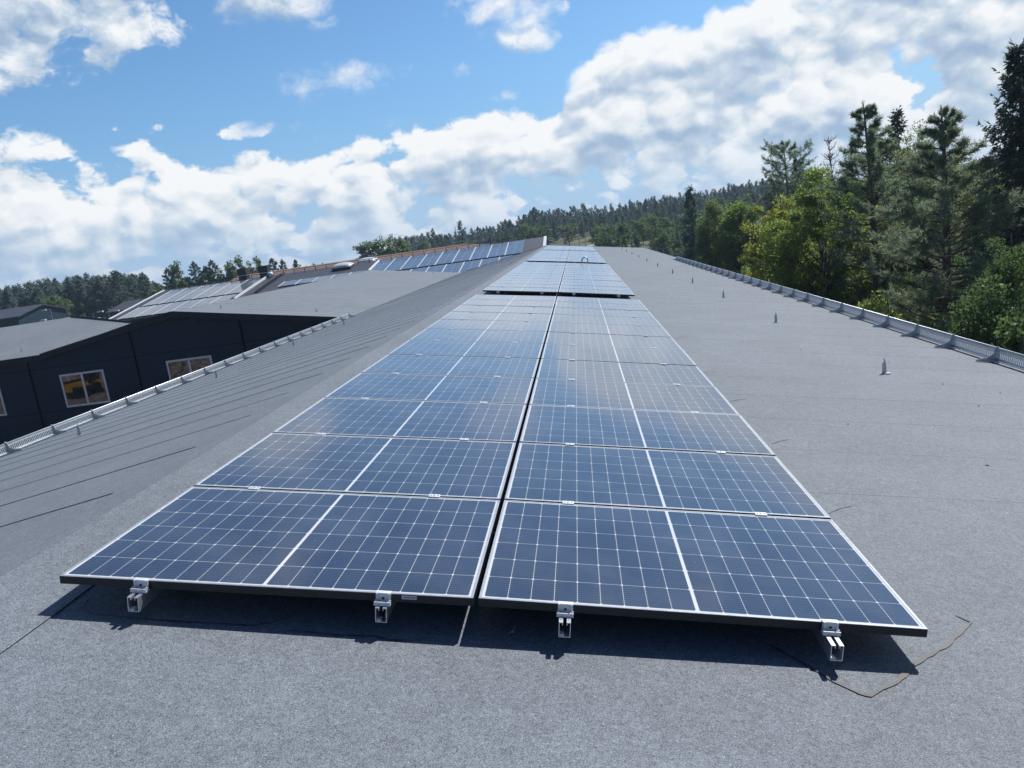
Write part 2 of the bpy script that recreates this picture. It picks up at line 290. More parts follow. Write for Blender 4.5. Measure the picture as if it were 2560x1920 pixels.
# ------------------------------------------------------------------ helpers: meshes and objects
class MB:
    def __init__(s): s.v = []; s.n = 0; s.f = []; s.mi = []; s.mats = []
    def mid(s, M):
        if M not in s.mats: s.mats.append(M)
        return s.mats.index(M)
    def add(s, V, F, M):
        V = np.asarray(V, float).reshape(-1, 3); k = s.mid(M)
        s.v.append(V); o = s.n; s.n += len(V)
        for f in F: s.f.append(tuple(i + o for i in f)); s.mi.append(k)
    def arr(s, A, M):                           # A: (faces, corners, 3), corners not shared
        A = np.asarray(A, float); k = s.mid(M); c = A.shape[1]
        if len(A) == 0: return
        s.v.append(A.reshape(-1, 3)); idx = (np.arange(len(A) * c) + s.n).reshape(-1, c); s.n += len(A) * c
        s.f.append(idx); s.mi.append(np.full(len(A), k))
    def box(s, lo, hi, M):
        (a, b, c), (d, e, f) = lo, hi
        s.add([(a, b, c), (d, b, c), (d, e, c), (a, e, c), (a, b, f), (d, b, f), (d, e, f), (a, e, f)],
              [(0, 3, 2, 1), (4, 5, 6, 7), (0, 1, 5, 4), (1, 2, 6, 5), (2, 3, 7, 6), (3, 0, 4, 7)], M)
    def tube(s, P, Rr, M, k=6, cap=True):
        P = np.asarray(P, float); n = len(P); Rr = np.broadcast_to(np.asarray(Rr, float), (n,)); V = []
        up = None
        for i in range(n):
            d = P[min(i + 1, n - 1)] - P[max(i - 1, 0)]; d = d / (np.linalg.norm(d) + 1e-9)
            if up is None:
                up = np.cross(d, (0, 0, 1)) if abs(d[2]) < 0.9 else np.cross(d, (0, 1, 0))
            up = up - d * (up @ d); up /= np.linalg.norm(up) + 1e-9; q = np.cross(d, up)
            for j in range(k):
                a = 2 * math.pi * j / k; V.append(P[i] + Rr[i] * (math.cos(a) * up + math.sin(a) * q))
        F = [(i * k + j, i * k + (j + 1) % k, (i + 1) * k + (j + 1) % k, (i + 1) * k + j) for i in range(n - 1) for j in range(k)]
        if cap: F += [tuple(range(k))[::-1], tuple((n - 1) * k + j for j in range(k))]
        s.add(V, F, M)
    def prism(s, poly, d, M):                  # flat polygon of 3-D points swept by the vector d
        P = np.asarray(poly, float); n = len(P); d = np.asarray(d, float)
        s.add(np.concatenate([P, P + d]), [tuple(range(n))[::-1], tuple(range(n, 2 * n))] + [(i, (i + 1) % n, n + (i + 1) % n, n + i) for i in range(n)], M)
    def data(s, name, smooth=False):
        V = np.concatenate(s.v); me = bpy.data.meshes.new(name); me.vertices.add(len(V)); me.vertices.foreach_set('co', V.ravel())
        lens = []; loops = []; mi = []
        for f, k in zip(s.f, s.mi):
            if isinstance(f, np.ndarray): loops.append(f.ravel()); lens.append(np.full(len(f), f.shape[1])); mi.append(k)
            else: loops.append(np.array(f)); lens.append(np.array([len(f)])); mi.append(np.array([k]))
        loops = np.concatenate(loops); lens = np.concatenate(lens); mi = np.concatenate(mi)
        me.loops.add(len(loops)); me.loops.foreach_set('vertex_index', loops.astype(np.int32))
        me.polygons.add(len(lens)); st = np.concatenate([[0], np.cumsum(lens)[:-1]])
        me.polygons.foreach_set('loop_start', st.astype(np.int32)); me.polygons.foreach_set('loop_total', lens.astype(np.int32))
        me.polygons.foreach_set('material_index', mi.astype(np.int32))
        me.polygons.foreach_set('use_smooth', np.full(len(lens), bool(smooth)))
        for M in s.mats: me.materials.append(M)
        me.update(calc_edges=True); me.validate(); return me
    def build(s, name, parent=None, smooth=False): return ob(name, s.data(name, smooth), parent)
def ob(name, data, parent=None):
    o = bpy.data.objects.new(name, data); COL.objects.link(o)
    if parent: o.parent = parent
    return o
def tag(o, label=None, cat=None, group=None, kind=None):
    if label: o['label'] = label
    if cat: o['category'] = cat
    if group: o['group'] = group
    if kind: o['kind'] = kind
    return o
def thing(name, label, cat, loc=(0, 0, 0), rot=(0, 0, 0), group=None):
    o = ob(name, None); o.location = loc; o.rotation_euler = rot; o.empty_display_size = 0.2
    return tag(o, label, cat, group)
def copy_tree(o, parent=None):
    c = o.copy(); COL.objects.link(c); c.parent = parent
    for ch in o.children: copy_tree(ch, c)
    return c
ORD = ['front', 'second', 'third', 'fourth', 'fifth', 'sixth', 'seventh', 'eighth', 'ninth', 'tenth', 'eleventh', 'twelfth', 'thirteenth', 'fourteenth', 'fifteenth', 'sixteenth']
FIRST = ['first'] + ORD[1:]
def ray(px, py):                                # pixel of the 2560 x 1920 photograph -> direction
    return RW.T @ np.array([(px - 1280) / FPX, (py - 960) / FPX, 1.0])
def at(px, py, dist):                           # point seen at that pixel, at that horizontal distance
    d = ray(px, py); return CAM + d * (dist / math.hypot(d[0], d[1]))
def sstep(a, b, x):
    t = np.clip((x - a) / (b - a), 0, 1); return t * t * (3 - 2 * t)

# ------------------------------------------------------------------ the ground
GZ = -6.2
def terrain(x, y):
    dx, dy = x - CAM[0], y - CAM[1]; r = np.hypot(dx, dy); a = np.degrees(np.arctan2(dx, dy))
    side = sstep(-16, 0, a) * (1 - sstep(60, 90, a))
    h = GZ + side * (3.1 * sstep(75, 150, r) + 2.4 * sstep(170, 260, r) + 7.0 * sstep(255, 520, r))
    h = h + (1 - side) * 4.0 * sstep(200, 460, r) * (np.abs(a) < 90)
    h = h + 0.35 * np.sin(x * 0.11 + 1.3) * np.sin(y * 0.09) * sstep(80, 160, r)
    return h
def groundmat():
    M, t, b = mat('rough_grass_ground', (0.08, 0.09, 0.04), 0.95); v = objco(t)
    f = t.noise(v, 0.12, 6, 0.65); f2 = t.noise(v, 1.6, 5, 0.7)
    c = t.mix(t.mr(f, 0.35, 0.65), (0.055, 0.085, 0.030), (0.13, 0.125, 0.06)); c = t.mix(t.mr(f2, 0.55, 0.75), c, (0.15, 0.135, 0.10))
    ln = t.n('ShaderNodeVectorMath', operation='LENGTH'); t.put(ln.inputs[0], v)
    c = t.mix(t.mr(t.m('ADD', ln.outputs['Value'], t.m('MULTIPLY', f, 30.0)), 235.0, 262.0), c, (0.022, 0.034, 0.022))
    t.put(b.inputs['Base Color'], c); bump(t, b, f2, 0.6, 0.15); return M
rr = np.concatenate([np.linspace(0.5, 400, 70), np.linspace(430, 900, 10)]); aa = np.linspace(0, 2 * np.pi, 145)[:-1]
V = [(CAM[0], CAM[1], GZ)]
for r_ in rr:
    xs = CAM[0] + r_ * np.sin(aa); ys = CAM[1] + r_ * np.cos(aa); zs = terrain(xs, ys)
    V += list(zip(xs, ys, zs))
n = len(aa); F = [(0, 1 + (j + 1) % n, 1 + j) for j in range(n)]
for i in range(len(rr) - 1):
    for j in range(n): F.append((1 + i * n + j, 1 + i * n + (j + 1) % n, 1 + (i + 1) * n + (j + 1) % n, 1 + (i + 1) * n + j))
gb = MB(); gb.add(V, F, groundmat()); tag(gb.build('ground', smooth=True), kind='structure')

# ------------------------------------------------------------------ the main building
S = R(9.4); SL = R(9.7); CS, SS = math.cos(S), math.sin(S)
XR, ZR = -0.45, -0.0877                # ridge
EX, EXL, Y0, Y1 = 8.02, -8.02, -16.0, 67.6
def zright(x): return ZR - math.tan(S) * (x - XR)
def zleft(x): return ZR - math.tan(SL) * (XR - x)
def pl(u, v, h=0.0): return np.array((CS * u + SS * h, v, -SS * u + CS * h))    # panel plane -> world
def strips(mb, xa, za, xb, zb, y0, y1, pitch, lap, h, M, off=0.0, jit=0.0, seed=1):
    rg = random.Random(seed); d = np.array((xb - xa, 0, zb - za)); L = np.linalg.norm(d); d /= L
    up = np.array((-d[2], 0, d[0])); up = up if up[2] > 0 else -up
    y = y0; a = np.array((xa, 0, za)); b = np.array((xb, 0, zb)); Y = np.array((0, 1, 0))
    while y < y1:
        ye = min(y + pitch + lap, y1 + 0.001); N = 24; hh = h * (0.75 + 0.5 * rg.random()) * (0.3 if y < 1.3 else 1.0)
        ws = [jit * rg.uniform(-1, 1) for _ in range(N + 1)]
        P0 = [a + (b - a) * (i / N) + Y * (y + ws[i]) + up * hh for i in range(N + 1)]
        PB = [p - up * (hh + 0.001) for p in P0]
        P1 = [a + (b - a) * (i / N) + Y * ye + up * 0.0 for i in range(N + 1)]
        V = P0 + P1 + PB; n = N + 1
        F = []
        for i in range(N):
            f1 = (i, i + 1, n + i + 1, n + i); f2 = (2 * n + i, 2 * n + i + 1, i + 1, i)
            F += [f1, f2] if xb > xa else [f1[::-1], f2[::-1]]
        mb.add(V, F, M); y += pitch
bld = thing('industrial_building', 'long dark industrial building whose grey felt roof carries the near solar arrays', 'building', (0, 0, 0))
rb = MB()
strips(rb, XR, ZR, EX, zright(EX), Y0, Y1, 1.0, 0.08, 0.0008, M_FELT, jit=0.004, seed=3)
strips(rb, XR, ZR, EXL, zleft(EXL), Y0, Y1, 1.04, 0.08, 0.0050, M_FELT, jit=0.005, seed=4)
rb.build('roof', bld)
cb = MB()                               # the felt ridge strip, a little proud of both slopes
q = 0.34; N = 84; V = []; 
for i in range(N + 1):
    y = Y0 + (Y1 - Y0) * i / N; wv = 0.012 * math.sin(i * 1.7) + 0.008 * math.sin(i * 4.1)
    V += [(XR - q + wv, y, zleft(XR - q) + 0.0105), (XR, y, ZR + 0.013), (XR + 0.42 + wv, y, zright(XR + 0.42) + 0.005)]
cb.add(V, [(3 * i + j, 3 * i + j + 1, 3 * i + j + 4, 3 * i + j + 3) for i in range(N) for j in (0, 1)], M_FELT); cb.build('ridge_strip', bld)
wb = MB()
wb.prism([(EXL + .25, Y0 + .3, GZ), (EX - .25, Y0 + .3, GZ), (EX - .25, Y0 + .3, zright(EX) - .28), (XR, Y0 + .3, ZR - .28), (EXL + .25, Y0 + .3, zleft(EXL) - .28)], (0, Y1 - Y0 - .6, 0), M_WALL)
wb.build('wall', bld)
fb = MB()
fb.box((EX, Y0, zright(EX) - .24), (EX + .03, Y1, zright(EX) + .004), M_TRIM)
fb.box((EXL - .03, Y0, zleft(EXL) - .24), (EXL, 30.2, zleft(EXL) + .012), M_TRIM)
fb.prism([(XR, Y1, ZR + .012), (EX, Y1, zright(EX) + .012), (EX, Y1, zright(EX) - .24), (XR, Y1, ZR - .24)], (0, .03, 0), M_TRIM)
fb.prism([(EXL, Y1, zleft(EXL) + .02), (XR, Y1, ZR + .02), (XR, Y1, ZR - .24), (EXL, Y1, zleft(EXL) - .24)], (0, .03, 0), M_TRIM)
fb.build('fascia', bld)
def ribbon(pts, w, h=0.006, seed=0):          # bitumen squeezed out along a lap: wavy flat strip on the right slope
    rg = random.Random(seed); P = [np.array(p, float) for p in pts]; Q = []
    for a, b in zip(P, P[1:]):
        k = max(2, int(np.linalg.norm(b - a) / 0.03))
        Q += [a + (b - a) * i / k for i in range(k)]
    Q.append(P[-1]); n = len(Q); V = []
    for i, p in enumerate(Q):
        d = Q[min(i + 1, n - 1)] - Q[max(i - 1, 0)]; d /= np.linalg.norm(d) + 1e-9; nn = np.array((-d[1], d[0]))
        ww = w * (0.55 + 0.9 * rg.random()) * (0.3 + 0.7 * math.sin(math.pi * (i + .5) / n) ** 0.5)
        for sg in (-1, 1):
            e = p + nn * ww * sg; V.append((e[0], e[1], zright(e[0]) + h))
    mb = MB(); mb.add(V, [(2 * i, 2 * i + 2, 2 * i + 3, 2 * i + 1) for i in range(n - 1)], M_BITUMEN); return mb
ribbon([(3.70, .42), (3.74, .36), (3.55, .15), (3.37, .0), (3.24, -.15), (3.17, -.2), (3.11, -.25), (3.08, -.24), (3.01, -.17), (2.95, -.08), (2.84, .06)], 0.0085, 0.004, 1).build('bitumen_seam', bld)
ribbon([(0.02, .1), (0.05, .02), (.12, -.035), (.4, -.05), (.8, -.045), (.88, .0), (.93, .07)], 0.004, 0.004, 2).build('bitumen_seam', bld)
ribbon([(0.95, -.06), (1.15, -.075), (1.3, -.065), (1.36, -.085), (1.44, -.08), (1.5, -.06)], 0.004, 0.004, 9).build('bitumen_seam', bld)
for i, (a, b) in enumerate([((3.54, 4.62), (3.74, 4.79)), ((3.57, 3.12), (3.75, 3.29)), ((3.54, 1.62), (3.73, 1.78)), ((3.5, 6.1), (3.7, 6.26)), ((3.52, 7.6), (3.75, 7.78)), ((3.56, 8.95), (3.84, 9.4))]):
    ribbon([a, ((a[0] + b[0]) / 2, (a[1] + b[1]) / 2 + .02), b], 0.0035, 0.004, 20 + i).build('bitumen_seam', bld)

# ------------------------------------------------------------------ solar panels
def frame_mesh():
    b = MB(); t = 0.011
    for lo, hi in (((0, 0), (PW, t)), ((0, PH - t), (PW, PH)), ((0, t), (t, PH - t)), ((PW - t, t), (PW, PH - t))):
        b.box((lo[0], lo[1], -PT), (hi[0], hi[1], -0.0022), M_FRSIDE)
        b.box((lo[0], lo[1], -0.0022), (hi[0], hi[1], 0.0), M_FRTOP)
    b.box((t, t, -0.009), (PW - t, PH - t, -0.006), M_BACK)
    return b.data('solar_panel')
def sheet_mesh():
    b = MB(); t = 0.011; b.add([(t, t, -.0018), (PW - t, t, -.0018), (PW - t, PH - t, -.0018), (t, PH - t, -.0018)], [(0, 1, 2, 3)], M_CELL); return b.data('cell_sheet')
FRAME, SHEET = frame_mesh(), sheet_mesh()
def panel(label, loc, rot, group, scale=(1, 1, 1)):
    o = ob('solar_panel', FRAME); o.location = loc; o.rotation_euler = rot; o.scale = scale; tag(o, label, 'solar panel', group)
    ob('cell_sheet', SHEET, o); return o
FOLD, GAPX, PITCH = 0.008, 0.022, 1.156
UR = PW + GAPX
ARR = [(0.0, 12, 'nearest'), (15.0, 13, 'second'), (31.3, 14, 'third'), (48.4, 10, 'farthest')]
jr = random.Random(5)
first = None
for v0, rows, an in ARR:
    for i in range(rows):
        for side in (0, 1):
            j = lambda: jr.uniform(-1, 1) * 0.0016
            if side == 0: loc, rot = pl(0, v0 + i * PITCH, -FOLD * UR), (j(), S - FOLD + j(), 0)
            else: loc, rot = pl(UR, v0 + i * PITCH, 0), (j(), S + FOLD + j(), 0)
            lab = f"solar panel, {'left' if side == 0 else 'right'} column of the {an} array, {ORD[i]} row" + (' from its front' if i else '')
            p = panel(lab, loc, rot, f'solar panels of the {an} array on the near roof')
            if first is None: first = p
sb = MB(); sb.box((1.435, -0.0012, -0.021), (1.495, -0.0002, -0.0055), M_WHITE)
for i in range(5): sb.box((1.441 + i * .0065, -0.0018, -0.016), (1.4455 + i * .0065, -0.0013, -0.011), M_BLACK)
for i in range(6): sb.box((1.475 + i * .0028, -0.0018, -0.017), (1.4763 + i * .0028, -0.0013, -0.0095), M_BLACK)
sb.build('sticker', first)

# rails with their end clamps and middle clamps
RT, RB, RWD = -0.040, -0.102, 0.046     # rail top, bottom, width
def rail_mesh(L):
    b = MB(); w_, t = RWD / 2, 0.003; lip = 0.016
    prof = [(-w_, RB), (w_, RB), (w_, RT), (w_ - lip, RT), (w_ - lip, RT - .012), (w_ - lip + t, RT - .012), (w_ - lip + t, RT - t), (w_ - t, RT - t), (w_ - t, RB + t),
            (-w_ + t, RB + t), (-w_ + t, RT - t), (-w_ + lip - t, RT - t), (-w_ + lip - t, RT - .012), (-w_ + lip, RT - .012), (-w_ + lip, RT), (-w_, RT)]
    n = len(prof); V = [(x, 0, z) for x, z in prof] + [(x, L, z) for x, z in prof]
    F = [(i, (i + 1) % n, n + (i + 1) % n, n + i) for i in range(n)]
    pieces = [(15, 14, 11, 10), (14, 13, 12, 11), (15, 10, 9, 0), (0, 9, 8, 1), (1, 8, 7, 2), (2, 7, 6, 3), (3, 6, 5, 4)]
    F += [p for p in pieces] + [tuple(n + i for i in p[::-1]) for p in pieces]
    b.add(V, F, M_ALU)
    for s_ in (-1, 1):                   # punched round holes read as small dark dots on the lips
        for k in range(3): 
            c = np.array((s_ * (w_ - lip / 2), .022 + k * .022, RT + .0006)); a6 = [c + .0032 * np.array((math.cos(q), math.sin(q), 0)) for q in np.arange(6) * math.pi / 3]
            b.add(a6, [(0, 1, 2, 3, 4, 5)], M_BLACK)
    b.box((-w_ + .004, .004, RB + t), (-w_ + .022, .03, RB + .010), M_WHITE)
    return b
def endclamp_mesh():                      # origin on the panel's front edge, top of frame
    b = MB(); w_ = 0.030
    b.box((-w_, -.004, .001), (w_, .010, .005), M_CLAMP)                 # lip over the frame
    b.box((-w_, -.012, -.034), (w_, -.004, .005), M_CLAMP)               # upright
    for x in (-w_ + .003, w_ - .009): b.box((x, -.016, -.034), (x + .006, -.012, .004), M_CLAMP)
    b.box((-w_ - .003, -.030, -.040), (w_ + .003, -.004, -.0345), M_CLAMP)  # foot
    b.box((-w_ - .003, -.034, -.040), (w_ + .003, -.030, -.024), M_CLAMP)
    b.box((-w_ - .003, -.020, -.034), (-w_ + .012, -.0165, -.022), M_CLAMP); b.box((w_ - .012, -.020, -.034), (w_ + .003, -.0165, -.022), M_CLAMP)
    b.tube([(0, -.0125, -.017), (0, -.0134, -.017)], .0055, M_BLACK, 10)
    return b.data('end_clamp')
def midclamp_mesh():
    b = MB(); w_ = 0.030
    b.box((-w_, -.020, .001), (w_, .020, .005), M_CLAMP); b.box((-w_, -.008, -.036), (w_, .008, .001), M_CLAMP)
    b.tube([(0, 0, .005), (0, 0, .0085)], .0065, M_ALU, 8)
    for x in (-.019, .019): b.tube([(x, 0, .0045), (x, 0, .0056)], .005, M_BLACK, 8)
    return b.data('mid_clamp')
ECL, MCL = endclamp_mesh(), midclamp_mesh()
RU = [0.355, 1.362, 2.088, 3.102]; RN = ['left outer', 'left inner', 'right inner', 'right outer']
RX = [0.055, 0.03, 0.055, 0.085]
for v0, rows, an in ARR:
    L = rows * PITCH - GAPX
    for k in range(4):
        fold = -FOLD * abs(RU[k] - UR); ext = RX[k] + .02
        loc = pl(RU[k], v0 - ext, fold)
        o = rail_mesh(L + ext + .06).build('mounting_rail'); o.location = loc; o.rotation_euler = (0, S, 0)
        tag(o, f'slotted aluminium mounting rail, {RN[k]} one under the {an} array', 'rail', 'mounting rails under the near arrays')
        ec = ob('end_clamp', ECL, o); ec.location = (0, ext, 0)
        for i in range(1, rows):
            mc = ob('mid_clamp', MCL, o); mc.location = (0, ext + i * PITCH - GAPX / 2, 0)
        ft = MB()
        yy = ext + .25
        while yy < L: ft.box((-.05, yy, -.152), (.05, yy + .16, -.146), M_GALV); ft.box((-.018, yy + .06, -.146), (.018, yy + .1, RB - .0005), M_GALV); yy += 1.2
        ft.build('rail_foot', o)

# ------------------------------------------------------------------ snow guards along both eaves
def snow_guard(name, label, sgn, xplate, zf, ang, y0, y1, step, phase):
    root = thing(name, label, 'snow guard', (xplate, 0, zf(xplate)), (0, ang if sgn > 0 else -ang, 0), 'snow guards along the eaves')
    # local frame: x points down the slope (sgn), z away from the roof
    s = sgn
    ys = np.arange(y0 + phase, y1, step)
    pb = MB()
    pb.tube([(0.012 * s, y0, .182), (0.012 * s, y1, .182)], .019, M_GALV, 10); pb.build('top_tube', root, True)
    lp = MB(); lp.box((-.055 if s > 0 else 0.0, y0, .028), (0.0 if s > 0 else .055, y1, .034), M_GALV)
    lp.build('bottom_flange', root)
    edges = [y0] + list(ys) + [y1]
    for a, b in zip(edges, edges[1:]):
        if b - a < .08: continue
        m_ = MB(); m_.box((-.002, a + .004, .028), (.002, b - .004, .062), M_GALV); m_.box((-.002, a + .004, .138), (.002, b - .004, .166), M_GALV)
        k = int((b - a - .02) / .042); st = (b - a - .02) / max(k, 1)
        for i in range(k): m_.box((-.0018, a + .01 + i * st + st * .24, .062), (.0018, a + .01 + i * st + st * .76, .138), M_GALV)
        m_.build('slotted_plate', root)
    br = MB(); t = .005
    P = [(.05, .0), (.05, .012), (.035, .17), (.012, .205), (-.012, .205), (-.03, .17), (-.045, .10), (-.11, .05), (-.23, .022), (-.25, .012), (-.25, .0)]
    br.prism([(x * s, -t / 2, z + .006) for x, z in P], (0, t, 0), M_GALV)
    lo, hi = sorted((-.25 * s, .06 * s)); br.box((lo, -.024, 0.0), (hi, .024, .0058), M_GALV)
    for x in (-.205, -.10, -.02): br.tube([(x * s, .013, .0058), (x * s, .013, .017)], .009, M_ALU, 8)
    br.tube([(-.125 * s, -.0035, .028), (-.125 * s, .0035, .028)], .013, M_WHITE, 10)
    bd = br.data('bracket')
    for y in ys:
        o = ob('bracket', bd, root); o.location = (0, y, 0.008)
    return root
snow_guard('snow_guard', 'galvanised slotted snow guard along the right eave in front of the trees', 1, 7.66 * CS - .16 * SS, zright, S, 3.6, 41.2, 1.22, 0.5)
snow_guard('snow_guard', 'galvanised slotted snow guard along the left eave in front of the dark wall', -1, -7.66, zleft, SL, 5.2, 29.6, 1.2, 0.35)

# ------------------------------------------------------------------ roof hooks
def hook_mesh():
    b = MB(); P = [(x * .66, z * .64) for x, z in [(-.040, 0), (.040, 0), (.036, .14), (.030, .22), (.012, .275), (-.014, .285), (.000, .262), (.008, .225), (-.012, .205), (-.026, .19), (-.030, .14)]]
    b.prism([(x, -.005, z) for x, z in P], (0, .010, 0), M_GALV)
    b.box((-.035, -.04, -.002), (.06, .015, .004), M_GALV)
    return b.data('roof_hook')
HOOK = hook_mesh()
def hook(x, y, zf, label, group, rot=0.0):
    o = ob('roof_hook', HOOK); o.location = (x, y, zf(x) + .008); o.rotation_euler = (0, rot, 0); o.rotation_euler[2] = 0.12
    tag(o, label, 'roof hook', group)
for i, y in enumerate([6.55, 11.65, 16.8, 22.0, 27.1, 32.55, 37.9, 43.15, 48.65, 54.2, 59.8]):
    hook(5.68, y, zright, f'upright steel roof hook, {FIRST[i]} from the camera in the row on the right slope', 'roof hooks on the right slope')
for i, y in enumerate([8.35, 13.1, 17.8, 22.55]):
    hook(-5.76, y, zleft, f'upright steel roof hook, {FIRST[i]} from the camera in the row beside the left snow guard', 'roof hooks on the left slope')

gp = MB()                                 # goose-neck cable pipe standing in the gap between two arrays
P = [(-.12, 0, -.05), (-.12, 0, .24)] + [(-.12 * math.cos(a), 0, .24 + .12 * math.sin(a)) for a in np.linspace(.2, math.pi - .2, 9)] + [(.12, 0, .24), (.12, 0, .10)]
gp.tube(P, .026, M_GALV, 10)
gq = gp.build('gooseneck_pipe', smooth=True); gq.location = pl(2.55, 30.62, -.14); tag(gq, 'bent steel gooseneck cable pipe arching up between two solar arrays', 'pipe')
cr_ = random.Random(41)
for (x, y) in [(6.1, 6.0), (6.05, 7.4), (5.95, 4.9), (6.5, 5.6), (6.9, 6.9), (5.2, 8.3), (4.6, 9.6), (6.4, 9.9), (4.4, 3.9), (5.0, 2.8), (6.2, 12.6), (4.9, 13.4)]:
    b = MB(); n_ = 6; b.add([(.020 * math.cos(6.28 * i / n_) * cr_.uniform(.6, 1.3), .011 * math.sin(6.28 * i / n_) * cr_.uniform(.6, 1.3), .004) for i in range(n_)] + [(0, 0, .010)], [(i, (i + 1) % n_, n_) for i in range(n_)], M_BITUMEN)
    o = b.build('felt_crumb'); o.location = (x, y, zright(x)); o.rotation_euler = (0, S, cr_.uniform(0, 6)); tag(o, 'tiny dark crumb of felt lying on the right slope', 'crumb', 'tiny crumbs on the right slope')

# a lone screw head lying in the shade under the front edge
sc_ = MB(); sc_.tube([(0, 0, 0), (0, 0, .006)], .008, M_ALU, 8); sc_.tube([(0, 0, .004), (.012, .026, .010)], .0025, M_ALU, 5); sc_.tube([(0, 0, .004), (-.016, -.02, .003)], .0022, M_ALU, 5)
so_ = sc_.build('wall_screw'); so_.location = (1.83, .03, zright(1.83) + .006); so_.name = 'loose_screw'; tag(so_, 'tiny bright screw lying in the panel shade on the roof felt', 'screw')

# ------------------------------------------------------------------ the parallel wing with the dark gable wall
WX, WZ, WY0, WY1 = -15.9, -0.07, 30.62, 65.2
TW = math.tan(R(9.4))
def zwing(x): return WZ - TW * abs(x - WX)
XW0, XW1 = -22.5, -8.02
wing = thing('gabled_wing', 'dark gabled wing with grey felt roof and white framed windows left of the arrays', 'building')
w2 = MB(); strips(w2, WX, WZ, XW1, zwing(XW1), WY0 - .28, WY1, 1.0, .06, .003, M_FELT2, jit=.004, seed=8); strips(w2, WX, WZ, XW0, zwing(XW0), WY0 - .28, WY1, 1.0, .06, .006, M_FELT2, jit=.004, seed=9)
w2.build('roof', wing)
w3 = MB(); dz = .24
w3.prism([(-31.5, WY0, GZ), (XW1 + .3, WY0, GZ), (XW1 + .3, WY0, zwing(XW1) - dz), (WX, WY0, WZ - dz), (XW0, WY0, zwing(XW0) - dz), (-31.5, WY0, -1.62)], (0, .2, 0), M_WALL)
for xj in (-28.61, -23.41, -18.21, -13.01):    # vertical cover strips and horizontal joints of the wall panels
    w3.box((xj - .035, WY0 - .022, GZ), (xj + .035, WY0 - .002, zwing(max(xj, XW0)) - dz - .02), M_JOINT)
for zj in (-1.85, -3.9, -5.0): w3.box((-31.4, WY0 - .004, zj - .008), (XW1 + .2, WY0 - .001, zj + .008), M_JOINT)
w3.box((XW1 + .1, WY0 + .2, GZ), (XW1 + .3, WY1 - .3, zwing(XW1) - .1), M_WALL); w3.box((-31.5, WY1 - .4, GZ), (XW1 + .1, WY1 - .2, -1.7), M_WALL)
w3.build('wall', wing)
for x0, x1 in ((XW1 + .02, WX), (WX, XW0)):
    v_ = MB(); y0_ = WY0 - .30
    v_.prism([(x0, y0_, zwing(x0) + .03), (x1, y0_, zwing(x1) + .03), (x1, y0_, zwing(x1) - .25), (x0, y0_, zwing(x0) - .25)], (0, .03, 0), M_TRIM)
    v_.prism([(x0, y0_ + .03, zwing(x0) - .22), (x1, y0_ + .03, zwing(x1) - .22), (x1, y0_ + .03, zwing(x1) - .25), (x0, y0_ + .03, zwing(x0) - .25)], (0, .27, 0), M_TRIM)
    v_.build('verge_board', wing)
def wall_window(xc, zc, ww=2.17, wh=1.55):
    b = MB(); y = WY0 - .03; t = .085; x0, x1, z0, z1 = xc - ww / 2, xc + ww / 2, zc - wh / 2, zc + wh / 2
    b.box((x0, y, z0), (x1, WY0 - .001, z0 + t), M_WFRAME); b.box((x0, y, z1 - t), (x1, WY0 - .001, z1), M_WFRAME)
    b.box((x0, y, z0 + t), (x0 + t, WY0 - .001, z1 - t), M_WFRAME); b.box((x1 - t, y, z0 + t), (x1, WY0 - .001, z1 - t), M_WFRAME)
    b.box((xc - .05, y, z0 + t), (xc + .05, WY0 - .001, z1 - t), M_WFRAME)
    f = b.build('window', wing)
    for a, c in ((x0 + t, xc - .05), (xc + .05, x1 - t)):
        p = MB(); p.box((a, y + .018, z0 + t), (c, y + .024, z1 - t), M_PANE); p.build('pane', f)
for xc in (-26.14, -20.94, -15.72): wall_window(xc, -3.01)
for x, y, lab in ((-14.6, 32.45, 'small roof hook at the left on the wing roof, near the dark gable'), (-10.0, 32.2, 'small roof hook at the right on the wing roof, near the dark gable'),
                  (-14.65, 63.4, 'small roof hook at the left on the far end of the wing roof'), (-10.0, 62.5, 'small roof hook at the right on the far end of the wing roof')):
    hook(x, y, zwing, lab, 'roof hooks on the wing roof')

# lower wing to the left of it
NX = [(-22.5, 30.34, -1.20), (-40, 30.34, -1.33)]; FX = [(-20.4, 34.6, -.50), (-26.1, 38.3, .12), (-40, 37.4, -.02)]
lw = thing('low_side_wing', 'low side wing with flat looking grey felt roof at the left edge of the photo', 'building')
lb = MB(); top_ = [NX[0], FX[0], FX[1], FX[2], NX[1]]
lb.add(top_, [(0, 1, 2), (0, 2, 3, 4)], M_FELT2)
lb.build('roof', lw)
lf = MB()
for a, b in ((NX[1], NX[0]),):
    lf.prism([np.array(a) + (0, -.03, .02), np.array(b) + (0, -.03, .02), np.array(b) + (0, -.03, -.24), np.array(a) + (0, -.03, -.24)], (0, .026, 0), M_TRIM)
a, b = np.array(FX[0]), np.array(FX[1]); dd = np.array((.03, .03, 0))
lf.prism([a + (0, 0, .09), b + (0, 0, .09), b + (0, 0, -.3), a + (0, 0, -.3)], dd, M_TRIM)
lf.build('fascia', lw)
lv = MB(); lv.prism([(-40, 30.7, GZ), (-31.6, 30.7, GZ), (-31.6, 30.7, -1.6), (-40, 30.7, -1.64)], (0, .2, 0), M_WALL); lv.box((-40, 36.5, GZ), (-24, 36.7, -.4), M_WALL); lv.build('wall', lw)
def zlow(x): return -.98
hook(-24.3, 31.6, zlow, 'small roof hook on the low side wing at the left edge', 'roof hooks on the wing roof')

